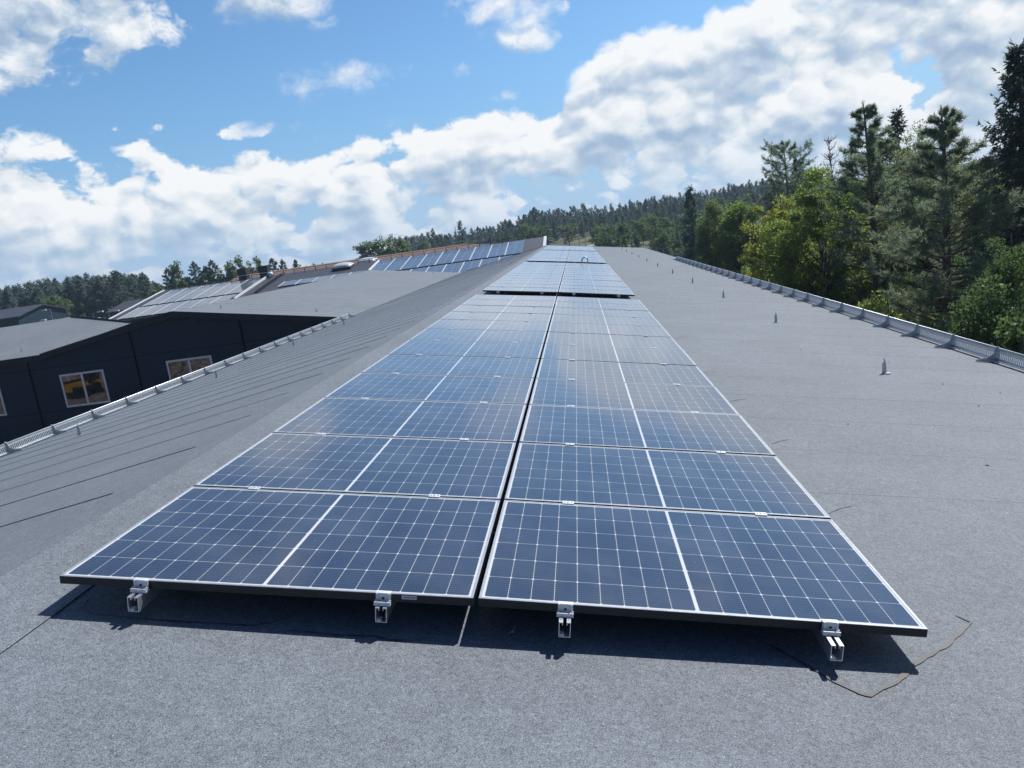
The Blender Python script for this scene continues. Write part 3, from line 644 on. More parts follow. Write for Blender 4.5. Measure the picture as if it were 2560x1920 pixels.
# ------------------------------------------------------------------ the far building with its own arrays
FY, FZ, FS = 80.66, 0.605, R(9.9); FXL, FXR = -43.75, -1.0
def zfar(y): return FZ - math.tan(FS) * abs(FY - y)
fbld = thing('far_building', 'far building with dark sheet roof and white verge carrying the distant solar arrays', 'building')
f1 = MB()
for ya, yb in ((68.2, FY), (FY, 93.0)):
    f1.prism([(FXL, ya, zfar(ya)), (FXR, ya, zfar(ya)), (FXR, yb, zfar(yb)), (FXL, yb, zfar(yb))], (0, 0, -.12), M_SHEET)
f1.build('roof', fbld)
for xx in (FXL, FXR):
    f2 = MB()
    f2.prism([(xx - .14, 68.2, zfar(68.2) + .05), (xx + .14, 68.2, zfar(68.2) + .05), (xx + .14, FY, FZ + .05), (xx - .14, FY, FZ + .05)], (0, 0, -.2), M_WHITE)
    f2.build('verge_flashing', fbld)
f3 = MB(); f3.box((FXL + .4, 68.6, GZ), (FXR - .4, 92.6, zfar(68.2) - .12), M_WALL)
f3.prism([(FXL + .4, 68.6, zfar(68.6) - .13), (FXL + .4, FY, FZ - .13), (FXL + .4, 92.6, zfar(92.6) - .13)], (FXR - FXL - .8, 0, 0), M_WALL); f3.build('wall', fbld)
for xx, ya, yb in ((-31.3, 70.5, 80.5), (-18.85, 75.0, 80.4)):
    f4 = MB()
    f4.prism([(xx - .07, ya, zfar(ya) + .22), (xx + .07, ya, zfar(ya) + .22), (xx + .07, yb, zfar(yb) + .22), (xx - .07, yb, zfar(yb) + .22)], (0, 0, -.2), M_WHITE)
    f4.build('roof_flashing', fbld)
# rail along the ridge
r1 = MB(); r1.tube([(FXL + 1, 79.95, zfar(79.95) + .42), (-4.5, 79.95, zfar(79.95) + .42)], .03, M_BLACK, 6); r1.tube([(FXL + 1, 79.95, zfar(79.95) + .24), (-4.5, 79.95, zfar(79.95) + .24)], .016, M_BLACK, 6)
xx = FXL + 1
while xx < -4.4: r1.box((xx - .03, 79.92, zfar(79.9) + .0), (xx + .03, 79.98, zfar(79.9) + .43), M_BLACK); xx += 1.2
tag(r1.build('safety_rail'), 'thin black safety rail running along the ridge of the far sheet roof', 'rail')
ld = MB()
for dx in (-.16, .16): ld.prism([(-29.7 + dx - .03, 72, zfar(72) + .10), (-29.7 + dx + .03, 72, zfar(72) + .10), (-29.7 + dx + .03, 80.2, zfar(80.2) + .10), (-29.7 + dx - .03, 80.2, zfar(80.2) + .10)], (0, 0, .06), M_BLACK)
yy = 72.2
while yy < 80.1: ld.box((-29.86, yy, zfar(yy) + .03), (-29.54, yy + .12, zfar(yy) + .15), M_BLACK); yy += .4
tag(ld.build('roof_ladder'), 'black roof ladder lying up the far sheet roof between two arrays', 'ladder')
SF = (0.94, 0.915, 1.0); PF = 1.058
def far_panel(x, y, label, grp): panel(label, (x, y, zfar(y) + .12), (FS, 0, 0), grp, SF)
cF = math.cos(FS) * PF
def block(x0, cols, y0, rows, cpitch, name, grp, skip=None):
    for i in range(cols):
        if skip and skip(i, 0): continue
        b = MB(); xm, ya, yb = x0 + i * cpitch - .058, y0 - .05, y0 + rows * cF
        b.prism([(xm - .035, ya, zfar(ya) + .135), (xm + .035, ya, zfar(ya) + .135), (xm + .035, yb, zfar(yb) + .135), (xm - .035, yb, zfar(yb) + .135)], (0, 0, -.06), M_WHITE)
        tag(b.build('mounting_rail'), f'pale rail left of {FIRST[i]} panel column, {name}', 'rail', 'pale rails between far panel columns')
        for j_ in range(rows):
            if skip and skip(i, j_): continue
            far_panel(x0 + i * cpitch, y0 + j_ * cF, f'panel, {name}, {FIRST[i]} column from left, {FIRST[j_]} row up', grp)
block(-18.70, 9, 73.3, 6, 1.742, 'upper right block on far roof', 'solar panels on the far roof')
block(-27.86, 14, 73.3 - 6 * cF - .55 + 1 * cF, 5, 1.742, 'lower right block on far roof', 'solar panels on the far roof', lambda i, j: i < 5)
block(-27.80, 5, 73.35, 2, 1.775, 'short middle strip on far roof', 'solar panels on the far roof')
block(-42.1, 6, 73.1, 6, 1.765, 'upper left block on far roof', 'solar panels on the far roof')
block(-42.2, 6, 73.1 - 4 * cF - .5, 4, 1.765, 'lower left block on far roof', 'solar panels on the far roof')
# two black ventilation cowls, a white dome cap and two rooflights
def vent(x, y, label, s=1.0):
    r_ = thing('roof_vent', label, 'roof vent', (x, y, zfar(y)), (0, 0, 0), 'black vents on the far ridge')
    b = MB(); b.box((-.45 * s, -.45, -.1), (.45 * s, .45, .45), M_BLACK); b.build('base', r_)
    b = MB(); b.box((-.5 * s, -.5, .52), (.5 * s, .5, 1.25), M_BLACK); b.box((-.42 * s, -.42, .45), (.42 * s, .42, .52), M_GALV); b.build('cowl', r_)
vent(-34.1, 80.2, 'square black roof vent, the left one of two on the far ridge', 0.95)
vent(-31.6, 80.0, 'square black roof vent, the right one of two on the far ridge', 1.05)
def dome(bm, cx, cy, cz, rx, ry, rz, M, nu=14, nv=5, sq=0.5):
    V = []; F = []
    for j_ in range(nv + 1):
        t_ = j_ / nv * math.pi / 2
        for i in range(nu):
            a_ = 2 * math.pi * i / nu; c_, s_ = math.cos(a_), math.sin(a_)
            V.append((cx + rx * math.copysign(abs(c_) ** sq, c_) * math.cos(t_), cy + ry * math.copysign(abs(s_) ** sq, s_) * math.cos(t_), cz + rz * math.sin(t_)))
    for j_ in range(nv):
        for i in range(nu): F.append((j_ * nu + i, j_ * nu + (i + 1) % nu, (j_ + 1) * nu + (i + 1) % nu, (j_ + 1) * nu + i))
    bm.add(V, F, M)
M_DOME = mottled('acrylic_dome', (0.55, 0.60, 0.64), (0.66, 0.70, 0.74), 2, 0.18)
wd = MB(); dome(wd, 0, 0, 0, .32, .32, .28, M_WHITE, sq=1.0); wd.tube([(0, 0, -.25), (0, 0, .01)], .2, M_WHITE, 10); o = wd.build('vent_cap', smooth=True); o.location = (-30.9, 79.6, zfar(79.6) + .3); tag(o, 'small white domed vent cap beside the right black vent', 'vent cap')
def skylight(x, y, label, sx, sy):
    r_ = thing('rooflight', label, 'rooflight', (x, y, zfar(y)), (FS, 0, 0), 'domed rooflights on the far roof')
    b = MB(); b.box((-sx, -sy, -.1), (sx, sy, .28), M_BLACK); b.build('kerb', r_)
    b = MB(); dome(b, 0, 0, .30, sx * 1.03, sy * 1.03, .34, M_DOME); b.box((-sx * 1.04, -sy * 1.04, .281), (sx * 1.04, sy * 1.04, .32), M_WHITE); b.build('dome', r_, True)
skylight(-22.5, 78.6, 'domed acrylic rooflight on the dark near slope of the far roof', 1.0, .8)
skylight(-20.7, 81.8, 'domed acrylic rooflight half hidden behind the far ridge', 1.0, .8)

# orange tiled roof behind, dark barn and sheds to the left
def tilemat():
    M, t, b = mat('orange_roof_tiles', (0.3, 0.14, 0.09), 0.85); v = objco(t)
    wv = t.n('ShaderNodeTexWave', wave_type='BANDS', bands_direction='X'); wv.inputs['Scale'].default_value = 1.1; t.put(wv.inputs['Vector'], v)
    f = t.noise(v, 0.7, 5, 0.6)
    t.put(b.inputs['Base Color'], t.mix(t.mr(f, 0.3, 0.7), (0.17, 0.10, 0.085), (0.25, 0.15, 0.12))); bump(t, b, wv.outputs[0], 0.8, 0.08); return M
M_TILE = tilemat()
def simple_house(name, label, x0, x1, y0, y1, zr, slope, mroof, wallz=GZ, hip=0.0, over=.4):
    h = thing(name, label, 'building'); ym = (y0 + y1) / 2; t_ = math.tan(R(slope)); ze = zr - t_ * (ym - y0)
    b = MB(); b.prism([(x0, y0, ze), (x1, y0, ze), (x1 - hip, ym, zr), (x0 + hip * 0, ym, zr)], (0, 0, -.15), mroof); b.prism([(x0, ym, zr), (x1 - hip, ym, zr), (x1, y1, ze), (x0, y1, ze)], (0, 0, -.15), mroof)
    if hip: b.prism([(x1, y0, ze), (x1, y1, ze), (x1 - hip, ym, zr)], (0, 0, -.15), M_WALL)
    b.build('roof', h)
    b = MB(); b.box((x0 + over, y0 + over, wallz), (x1 - over, y1 - over, ze - .15), M_WALL)
    b.prism([(x0 + over, y0 + over, ze - .15), (x0 + over, ym, zr - .16), (x0 + over, y1 - over, ze - .15)], (x1 - x0 - 2 * over - hip, 0, 0), M_WALL); b.build('wall', h); return h
simple_house('tiled_building', 'long building with rusty orange tiled roof behind the far arrays', -42.5, -7.4, 93.5, 101.5, 1.02, 9.5, M_TILE, hip=4.6)
simple_house('dark_barn', 'dark barn with blue grey sheet roof before the left forest', -125, -80.9, 106, 118, .98, 12, M_SHEET)
simple_house('low_shed', 'low grey roofed shed half hidden behind the white verge', -75, -58, 118, 130, -.55, 12, M_SHEET)
simple_house('low_shed', 'small pale shed among lamp posts below the left forest', -78, -67, 100, 108, -2.6, 14, M_FELT2)
dfn = MB(); A, B = at(1676, 641, 82), at(1745, 627, 88)
dfn.prism([(A[0], A[1], A[2]), (B[0], B[1], B[2]), (B[0], B[1], GZ), (A[0], A[1], GZ)], (.1, .1, 0), M_WALL)
dfn.prism([(A[0], A[1] - .05, A[2] + .05), (B[0], B[1] - .05, B[2] + .05), (B[0], B[1] - .05, B[2] - .1), (A[0], A[1] - .05, A[2] - .1)], (.1, .3, 0), M_TRIM)
tag(dfn.build('boundary_screen'), 'dark screen wall past the end of the right snow guard', 'screen wall')

# ------------------------------------------------------------------ trees
rng = np.random.default_rng(7)
def unit(v): return v / (np.linalg.norm(v, axis=-1, keepdims=True) + 1e-9)
def leaf_quads(C, size, rg, aspect=0.62, droop=0.0):
    n = len(C); d = unit(rg.normal(size=(n, 3)) + np.array((0, 0, -droop))); e = unit(np.cross(d, rg.normal(size=(n, 3))))
    L = (size * rg.uniform(.7, 1.3, n))[:, None]; Wd = L * aspect * .5
    return np.stack([C - d * L * .5, C + e * Wd - d * L * .05, C + d * L * .5, C - e * Wd - d * L * .05], 1)
def blades(P, D, L, Wd, rg):                     # slim triangles from P along D
    e = unit(np.cross(D, rg.normal(size=D.shape))); L = np.broadcast_to(L, (len(P),))[:, None]; Wd = np.broadcast_to(Wd, (len(P),))[:, None]
    return np.stack([P - e * Wd, P + e * Wd, P + D * L], 1)
def curve(p0, d, L, n, sag, rg, wob=.06):
    P = [np.array(p0, float)]; d = np.array(d, float) / np.linalg.norm(d)
    for i in range(n):
        d = d + np.array((0, 0, sag / n)) + rg.normal(size=3) * wob; d /= np.linalg.norm(d); P.append(P[-1] + d * L / n)
    return np.array(P)
def pine(H, half, base, seed, M=None, bark=None, lean=(0, 0), dense=1.0, r0=.16, needles=.165, nw=.013, dead=8, umbrella=False):
    rg = np.random.default_rng(seed); tr = MB(); cr = MB(); M = M or L_PINE; bark = bark or M_PBARK
    T = np.array([(lean[0] * t * H + .05 * math.sin(5 * t + seed), lean[1] * t * H + .05 * math.cos(4 * t), t * H) for t in np.linspace(0, 1, 12)])
    tr.tube(T, r0 * (1 - np.linspace(0, 1, 12)) ** .8 + .015, bark, 8)
    nb = int(60 * dense * (H * (1 - base)) / 8) + 10; B = []
    for i in range(nb):
        t = base + (.975 - base) * ((i + rg.uniform(0, 1)) / nb) ** 1.0; u = (t - base) / (1 - base)
        if umbrella: prof = math.sin(math.pi * min(1, (u * .85 + .18))) ** .6
        else: prof = (1 - u) ** 1.0 * (.74 + .7 * u)
        L = half * prof * rg.uniform(.65, 1.15) + .07
        p0 = np.array([np.interp(t, np.linspace(0, 1, 12), T[:, k]) for k in range(3)]); a = i * 2.39996 + rg.uniform(-.5, .5)
        rise = -.05 + .55 * u + rg.uniform(-.2, .25)
        P = curve(p0, (math.cos(a), math.sin(a), rise), L, 5, .25, rg, .10); tr.tube(P, np.linspace(.035 * (1 - u * .6) * r0 / .16, .006, 6), bark, 4, False)
        for k in range(int(13 * dense) + 2):
            s_ = rg.uniform(.18, 1.0) ** .8; q = np.array([np.interp(s_, np.linspace(0, 1, 6), P[:, c]) for c in range(3)])
            d = unit(P[-1] - P[0] + rg.normal(size=3) * .6 * L + np.array((0, 0, .2 * L))); l2 = rg.uniform(.2, .42) * min(1, .10 + L * .50)
            for f in np.linspace(.15, 1, 4): B.append((q + d * l2 * f, d, min(1, .42 + .55 * L)))
        B.append((P[-1], unit(P[-1] - P[-2]), min(1, .42 + .55 * L)))
    for f in np.linspace(.955, 1, 8): B.append((T[-1] * np.array((1, 1, f)), np.array((0, 0, 1.)), .5))
    C = np.array([b[0] for b in B]); D = np.array([b[1] for b in B]); k = 6
    C = np.repeat(C, k, 0) + rg.normal(size=(len(C) * k, 3)) * .02; D = unit(np.repeat(D, k, 0) * .75 + rg.normal(size=(len(D) * k, 3)) * .62)
    SZ = np.repeat(np.array([b[2] for b in B]), k)
    cr.arr(blades(C, D, needles * SZ * rg.uniform(.7, 1.3, len(C)), nw, rg), M)
    for i in range(dead):                         # bare dead branches low on the trunk
        t = rg.uniform(.12, base + .08); p0 = np.array([np.interp(t, np.linspace(0, 1, 12), T[:, k]) for k in range(3)]); a = rg.uniform(0, 2 * np.pi); L = rg.uniform(.5, 1.5) * half / 2
        P = curve(p0, (math.cos(a), math.sin(a), rg.uniform(-.1, .6)), L, 5, .35, rg, .12); tr.tube(P, np.linspace(.022, .006, 6), M_TWIG, 4, False)
    return tr, cr
def spruce(H, half, seed, M=None, dense=1.0, r0=.15, base=.06, spray=.34, sw=.05, droop=.5):
    rg = np.random.default_rng(seed); tr = MB(); cr = MB(); M = M or L_SPRUCE
    T = np.array([(.04 * math.sin(3 * t + seed), .04 * math.cos(4 * t), t * H) for t in np.linspace(0, 1, 10)]); tr.tube(T, r0 * (1 - np.linspace(0, 1, 10)) + .012, M_BARK, 8)
    nb = int(15 * H * dense); Q = []; DD = []
    for i in range(nb):
        t = base + (1 - base) * (i + rg.uniform(0, 1)) / nb; u = (t - base) / (1 - base)
        L = half * (1 - u) ** .82 * rg.uniform(.6, 1.15) + .12
        if rg.random() < .06: L *= 1.3
        p0 = np.array((np.interp(t, np.linspace(0, 1, 10), T[:, 0]), np.interp(t, np.linspace(0, 1, 10), T[:, 1]), t * H)); a = rg.uniform(0, 2 * np.pi)
        P = curve(p0, (math.cos(a), math.sin(a), -.28 + .95 * u), L, 5, .30, rg, .05); tr.tube(P, np.linspace(.02 * (1 - u * .6), .004, 6), M_BARK, 3, False)
        hd = unit(np.array((math.cos(a), math.sin(a), 0))); sd = np.array((-hd[1], hd[0], 0)); ns = int(6 + 13 * L)
        for k in range(ns):
            s_ = rg.uniform(.12, 1.0); q = np.array([np.interp(s_, np.linspace(0, 1, 6), P[:, c]) for c in range(3)])
            d = hd * rg.uniform(.2, .9) + sd * rg.choice([-1, 1]) * rg.uniform(.3, 1.0) + np.array((0, 0, -droop * rg.uniform(.3, 1.5)))
            Q.append(q); DD.append(d)
        Q.append(P[-1]); DD.append(P[-1] - P[-2])
    Q.append(T[-1] - (0, 0, .1)); DD.append(np.array((0, 0, 1.)))
    Q = np.array(Q); DD = unit(np.array(DD)); L1 = spray * rg.uniform(.5, 1.2, len(Q)) * (0.55 + .45 * np.clip(1 - Q[:, 2] / H, 0, 1))
    k = 6                                         # each spray: short needle-clad twiglets in a narrow fan
    Qr = np.repeat(Q, k, 0) + np.repeat(DD * L1[:, None], k, 0) * rg.uniform(0, .75, len(Q) * k)[:, None]
    Dr = unit(np.repeat(DD, k, 0) + rg.normal(size=(len(Q) * k, 3)) * .42)
    cr.arr(blades(Qr, Dr, np.repeat(L1, k) * rg.uniform(.35, .7, len(Qr)), sw * .36, rg), M)
    return tr, cr
def broad(H, rx, zc, rz, seed, M, bark, nclump=70, per=150, leaf=.085, r0=.10, lean=(0, 0), weep=0.0, csize=.42, M2=None, stems=1, bare=0, hollow=.35):
    rg = np.random.default_rng(seed); tr = MB(); cr = MB()
    for s_ in range(stems):
        off = rg.normal(size=2) * .25 * (stems > 1); ln = np.array(lean) + rg.normal(size=2) * .05 * (stems > 1)
        T = np.array([(off[0] + ln[0] * t * H + .08 * math.sin(4 * t + seed + s_), off[1] + ln[1] * t * H + .08 * math.cos(5 * t + s_), t * H * .97) for t in np.linspace(0, 1, 12)])
        tr.tube(T, r0 / math.sqrt(stems) * (1 - np.linspace(0, 1, 12)) ** .8 + .008, bark, 8)
    CC = []
    while len(CC) < nclump:
        p = rg.uniform(-1, 1, 3); rad = np.linalg.norm(p)
        if rad > 1 or (rad < hollow and rg.random() < .75): continue
        k = 1 + .22 * math.sin(3 * math.atan2(p[1], p[0]) + seed) + .16 * math.sin(5 * p[2] + seed * 2)
        sh = 1.0 if p[2] < 0 else (1 - .35 * p[2])
        CC.append(((p[0] * rx * k * sh) + lean[0] * zc, (p[1] * rx * k * sh) + lean[1] * zc, zc + p[2] * rz))
    CC = np.array(CC)
    for c in CC[: int(nclump * .6)]:
        t = np.clip((c[2] - rg.uniform(.4, 1.2) * rx) / (H * .97), .05, .97); p0 = np.array([np.interp(t, np.linspace(0, 1, 12), T[:, k]) for k in range(3)])
        P = curve(p0, c - p0 + np.array((0, 0, .15)), np.linalg.norm(c - p0) * 1.02, 4, -.15, rg, .08); P[-1] = c; tr.tube(P, np.linspace(.022, .005, 5) * (r0 / .10), bark if bark is not M_BIRCHBARK else M_BARK, 4, False)
    sz = csize * rg.uniform(.55, 1.35, nclump)
    off = rg.normal(size=(nclump, per, 3)); off = off / (np.linalg.norm(off, axis=2, keepdims=True)) * rg.uniform(0, 1, (nclump, per, 1)) ** .5
    off *= sz[:, None, None] * np.array((1, 1, .75 + weep)); off[:, :, 2] -= weep * sz[:, None] * .6
    pts = (CC[:, None, :] + off).reshape(-1, 3); pts = pts[pts[:, 2] > .15]
    Q = leaf_quads(pts, leaf, rg, droop=weep + .2)
    if M2:
        w_ = np.clip((pts[:, 0] * -.6 + (pts[:, 2] - zc) * .15) / rx * .8 + .5 + rg.normal(size=len(pts)) * .22, 0, 1) > .5
        cr.arr(Q[w_], M2); cr.arr(Q[~w_], M)
    else: cr.arr(Q, M)
    return tr, cr
def plant(name, label, cat, px, ptop, dist, make, group=None, base=None, yaw=0.0):
    """a tree whose top is seen at (px, ptop) at that distance; make(H) returns trunk and crown"""
    P = at(px, ptop, dist); gz = float(terrain(P[0], P[1])) if base is None else base; H = P[2] - gz
    root = thing(name, label, cat, (P[0], P[1], gz - .05), (0, 0, yaw), group); tr, cr = make(H)
    tr.build('trunk', root, True); cr.build('crown', root); return root

# --- the near trees along the right eave
GR = 'trees along the right eave'
plant('pine_tree', 'tall pine with a bare pole top, left of the two big pines', 'pine tree', 2172, 250, 34, lambda H: pine(H, 3.0, .36, 11, lean=(-.02, 0), dense=1.35, r0=.17, needles=.18, nw=.013), GR)
plant('pine_tree', 'broad full pine with reddish trunk right behind the snow guard', 'pine tree', 2350, 262, 27, lambda H: pine(H, 3.1, .28, 23, L_PINE2, dense=1.5, r0=.19, needles=.17, nw=.012), GR)
plant('spruce_tree', 'tallest dark spruce with hanging branches at the right edge of the photo', 'spruce tree', 2545, 112, 30, lambda H: spruce(H, 2.35, 31, dense=2.3, r0=.24, spray=.46, sw=.075), GR)
plant('birch_tree', 'green birch with white lower trunk left of the two big pines', 'birch tree', 2045, 405, 36, lambda H: broad(H, 2.3, H * .56, H * .41, 41, L_BIRCH, M_BIRCHBARK, 170, 190, .115, .13, csize=.46, stems=1, lean=(0.0, 0)), GR)
plant('birch_tree', 'birch turning yellow, left of the green birch with the white trunk', 'birch tree', 1950, 468, 38, lambda H: broad(H, 1.95, H * .55, H * .42, 43, L_BIRCH, M_BIRCHBARK, 150, 170, .11, .10, csize=.44, stems=1, M2=L_YELLOW), GR)
plant('broadleaf_tree', 'round dark green broadleaf tree near the far end of the snow guard', 'broadleaf tree', 1849, 514, 66, lambda H: broad(H, 2.1, H * .56, H * .46, 47, L_DARK, M_BARK, 170, 210, .15, .14, csize=.62, hollow=.5, M2=L_BIRCH), GR)
plant('birch_tree', 'weeping olive green birch left of the round dark tree', 'birch tree', 1776, 508, 68, lambda H: broad(H, 1.6, H * .55, H * .47, 53, L_PALE, M_BIRCHBARK, 150, 180, .14, .10, weep=.8, csize=.5, M2=L_DARK), GR)
plant('spruce_tree', 'slim dark spruce at the left end of the right hand trees', 'spruce tree', 1724, 468, 72, lambda H: spruce(H, 1.7, 59, L_FARC, dense=1.1, r0=.14, spray=.6, sw=.10), GR)
plant('pine_tree', 'umbrella shaped old pine rising on the skyline above the yellow birch', 'pine tree', 1958, 357, 66, lambda H: pine(H, 2.4, .62, 61, dense=1.1, r0=.17, needles=.22, nw=.016, umbrella=True, dead=5), GR)
plant('spruce_tree', 'dark spruce just right of the umbrella shaped pine', 'spruce tree', 1990, 395, 70, lambda H: spruce(H, 1.9, 62, dense=1.2, r0=.14, spray=.5, sw=.10), GR)
plant('spruce_tree', 'dark spruce top peeping between the two big pines', 'spruce tree', 2240, 276, 45, lambda H: spruce(H, 1.9, 67, dense=1.4, r0=.17, spray=.46, sw=.08), GR)
plant('birch_tree', 'pale green birch crown behind the broad full pine', 'birch tree', 2298, 296, 41, lambda H: broad(H, 1.6, H * .70, H * .29, 71, L_PALE, M_BIRCHBARK, 90, 140, .10, .11, csize=.42), GR)
plant('birch_tree', 'yellow green birch between the broad pine and the tallest spruce', 'birch tree', 2445, 398, 38, lambda H: broad(H, 1.7, H * .60, H * .38, 73, L_BIRCH, M_BIRCHBARK, 100, 150, .10, .11, csize=.45, M2=L_PALE), GR)
plant('broadleaf_tree', 'sunlit broadleaf tree low at the right edge under the tallest spruce', 'broadleaf tree', 2520, 560, 22.5, lambda H: broad(H, 1.35, H * .50, H * .47, 79, L_DEEP, M_BARK, 150, 260, .055, .09, csize=.36), GR)
def deadtree(H):
    rg = np.random.default_rng(83); tr = MB(); T = np.array([(.1 * math.sin(3 * t), .06 * math.cos(5 * t), t * H) for t in np.linspace(0, 1, 12)]); tr.tube(T, .11 * (1 - np.linspace(0, 1, 12)) + .012, M_BARK, 7)
    cr = MB()
    for i in range(46):
        t = rg.uniform(.62, .99); p0 = np.array([np.interp(t, np.linspace(0, 1, 12), T[:, k]) for k in range(3)]); a = rg.uniform(0, 6.28); L = rg.uniform(.5, 1.3) * (1.25 - t) * 1.9
        P = curve(p0, (math.cos(a), math.sin(a), .5), L, 5, .6, rg, .16); cr.tube(P, np.linspace(.03, .008, 6), M_BARK, 4, False)
        for k in range(3): cr.tube(curve(P[3], rg.normal(size=3) * .7 + (0, 0, .5), L * .45, 3, .3, rg, .2), np.linspace(.014, .005, 4), M_BARK, 3, False)
    return tr, cr
plant('dead_pine', 'bare dead pine standing against the sky left of the big pines', 'dead tree', 2070, 338, 58, deadtree, GR)
# understorey that closes the wood behind them
US = 'undergrowth trees behind the right eave'
k = 0
for px, py, d, r_, mm in [(1871, 672, 52, .75, L_BIRCH), (1778, 645, 66, .8, L_BIRCH), (1965, 640, 46, 1.3, L_DARK), (2030, 655, 40, 1.2, L_DARK), (1915, 625, 50, 1.2, L_DARK), (2110, 640, 36, 1.2, L_DARK), (2140, 560, 44, 1.6, L_BIRCH),
                          (2260, 690, 33, 1.0, L_DARK), (2300, 600, 40, 1.5, L_DARK), (2420, 640, 32, 1.3, L_DARK), (2440, 560, 36, 1.5, L_DARK), (2180, 720, 27, .8, L_BIRCH), (2470, 700, 21, .8, L_DEEP), (2250, 470, 48, 1.7, L_DARK), (2390, 470, 42, 1.6, L_DARK), (2545, 800, 17, .6, L_DEEP)]:
    LB = ['small sunlit bush at the roof edge below the round dark tree', 'small bright bush near the far end of the snow guard', 'dark leafy undergrowth under the yellow birch', 'dark leafy undergrowth under the green birch', 'dark leafy undergrowth between round tree and yellow birch',
          'dark leafy undergrowth right of the white birch trunk', 'green leafy tree between the green birch and the left big pine', 'low dark sapling between the two big pine trunks', 'dark leafy tree behind the gap between the two big pines', 'dark sapling right of the reddish pine trunk',
          'dark leafy tree between the reddish pine trunk and sunlit tree', 'low bright sapling before the left big pine trunk', 'low leafy sapling left of the sunlit edge tree', 'dark leafy filler high behind the left big pine', 'dark leafy filler high behind the broad pine', 'lowest dark bush at the right edge behind the snow guard']
    plant('understorey_tree', LB[k], 'small tree', px, py, d, (lambda H, r_=r_, mm=mm, k=k: broad(H, r_, H * .56, H * .46, 200 + k, mm, M_BARK, 60, 120, .10, .06, csize=.40, stems=3, hollow=.2)), US); k += 1
SB = [('spruce', 'dark spruce far behind the umbrella pine', 1935, 452, 92, 2.2), ('spruce', 'dark spruce behind the green birch', 2075, 455, 62, 2.0), ('birch', 'pale leafy tree behind the left big pine', 2135, 430, 52, 2.3), ('birch', 'pale leafy tree seen through the gap of the big pines', 2228, 400, 50, 2.4),
      ('spruce', 'dark spruce high behind the broad pine', 2385, 400, 60, 2.3), ('birch', 'olive leafy tree behind the broad pine', 2375, 430, 44, 2.1), ('birch', 'olive leafy tree behind the yellow green birch', 2440, 445, 46, 2.2), ('spruce', 'dark spruce behind the tallest spruce', 2500, 400, 50, 2.2), ('birch', 'olive leafy tree behind the yellow birch', 1985, 500, 60, 2.0),
      ('birch', 'pale leafy tree filling the wood left of the left big pine', 2110, 440, 47, 2.0), ('spruce', 'dark spruce close behind the left big pine', 2200, 345, 43, 2.0), ('birch', 'olive leafy crown between broad pine and tallest spruce', 2425, 375, 41, 1.9),
      ('spruce', 'dark spruce behind the sunlit edge tree', 2560, 420, 40, 2.0), ('birch', 'olive leafy tree low behind the right big pine trunk', 2300, 480, 38, 1.8), ('birch', 'green leafy tree low behind the left big pine trunk', 2185, 500, 40, 1.8)]
for i, (kd, lab_, px, py, d, h_) in enumerate(SB):
    if kd == 'spruce': plant('spruce_tree', lab_, 'spruce tree', px, py, d, (lambda H, i=i, h_=h_: spruce(H, h_, 300 + i, dense=1.0, r0=.16, spray=.6, sw=.13)), US)
    else: plant('birch_tree', lab_, 'birch tree', px, py, d, (lambda H, i=i, h_=h_: broad(H, h_, H * .55, H * .43, 320 + i, L_PALE if i % 2 else L_BIRCH, M_BIRCHBARK, 110, 150, .13, .10, csize=.55, M2=L_DARK)), US)

# --- far trees: one mesh each, copied
def merge(tr, cr, name):
    b = MB(); b.v = tr.v + cr.v; off = tr.n; b.n = tr.n + cr.n; b.mats = list(tr.mats)
    b.f = list(tr.f); b.mi = list(tr.mi)
    for f, k_ in zip(cr.f, cr.mi):
        if isinstance(f, np.ndarray):
            b.f.append(f + off); b.mi.append(np.array([b.mid(cr.mats[int(q)]) for q in k_[:1]]).repeat(len(k_)))
        else: b.f.append(tuple(i + off for i in f)); b.mi.append(b.mid(cr.mats[k_]))
    return b.data(name)
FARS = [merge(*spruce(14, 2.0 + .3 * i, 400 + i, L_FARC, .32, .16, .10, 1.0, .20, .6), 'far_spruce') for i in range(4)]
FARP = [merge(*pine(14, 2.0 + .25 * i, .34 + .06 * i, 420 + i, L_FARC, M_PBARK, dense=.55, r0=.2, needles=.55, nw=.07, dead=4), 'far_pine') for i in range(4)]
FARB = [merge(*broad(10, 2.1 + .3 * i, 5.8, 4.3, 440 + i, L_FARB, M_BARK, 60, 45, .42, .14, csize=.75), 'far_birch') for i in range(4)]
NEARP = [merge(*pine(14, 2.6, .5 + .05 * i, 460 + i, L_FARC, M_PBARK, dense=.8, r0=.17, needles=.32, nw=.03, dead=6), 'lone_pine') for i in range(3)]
fr = random.Random(99)
def far(px, ptop, d, pool, name, label, group, wide=1.0):
    P = at(px, ptop, d); gz = float(terrain(P[0], P[1])); H = max(1.5, P[2] - gz); me = fr.choice(pool); base = 10.0 if pool is FARB else 14.0
    o = ob(name, me); o.location = (P[0], P[1], gz - .1); s_ = H / base; o.scale = (s_ * wide, s_ * wide, s_); o.rotation_euler = (0, 0, fr.uniform(0, 6.28)); tag(o, label, name.split('_')[-1] if name.split('_')[-1] != 'tree' else 'tree', group)
SKY = [(860, 622), (893, 602), (930, 611), (965, 597), (1000, 592), (1040, 590), (1072, 577), (1097, 584), (1132, 581), (1180, 574), (1208, 570), (1250, 556), (1268, 549), (1298, 544), (1325, 527), (1371, 521), (1420, 521), (1450, 514), (1500, 518), (1541, 511), (1600, 502), (1639, 494), (1691, 484), (1770, 472), (1850, 458), (1926, 447), (2050, 440), (2300, 420), (2600, 400)]
sx, sy_ = zip(*SKY)
HG = 'conifers of the forest on the far hill'
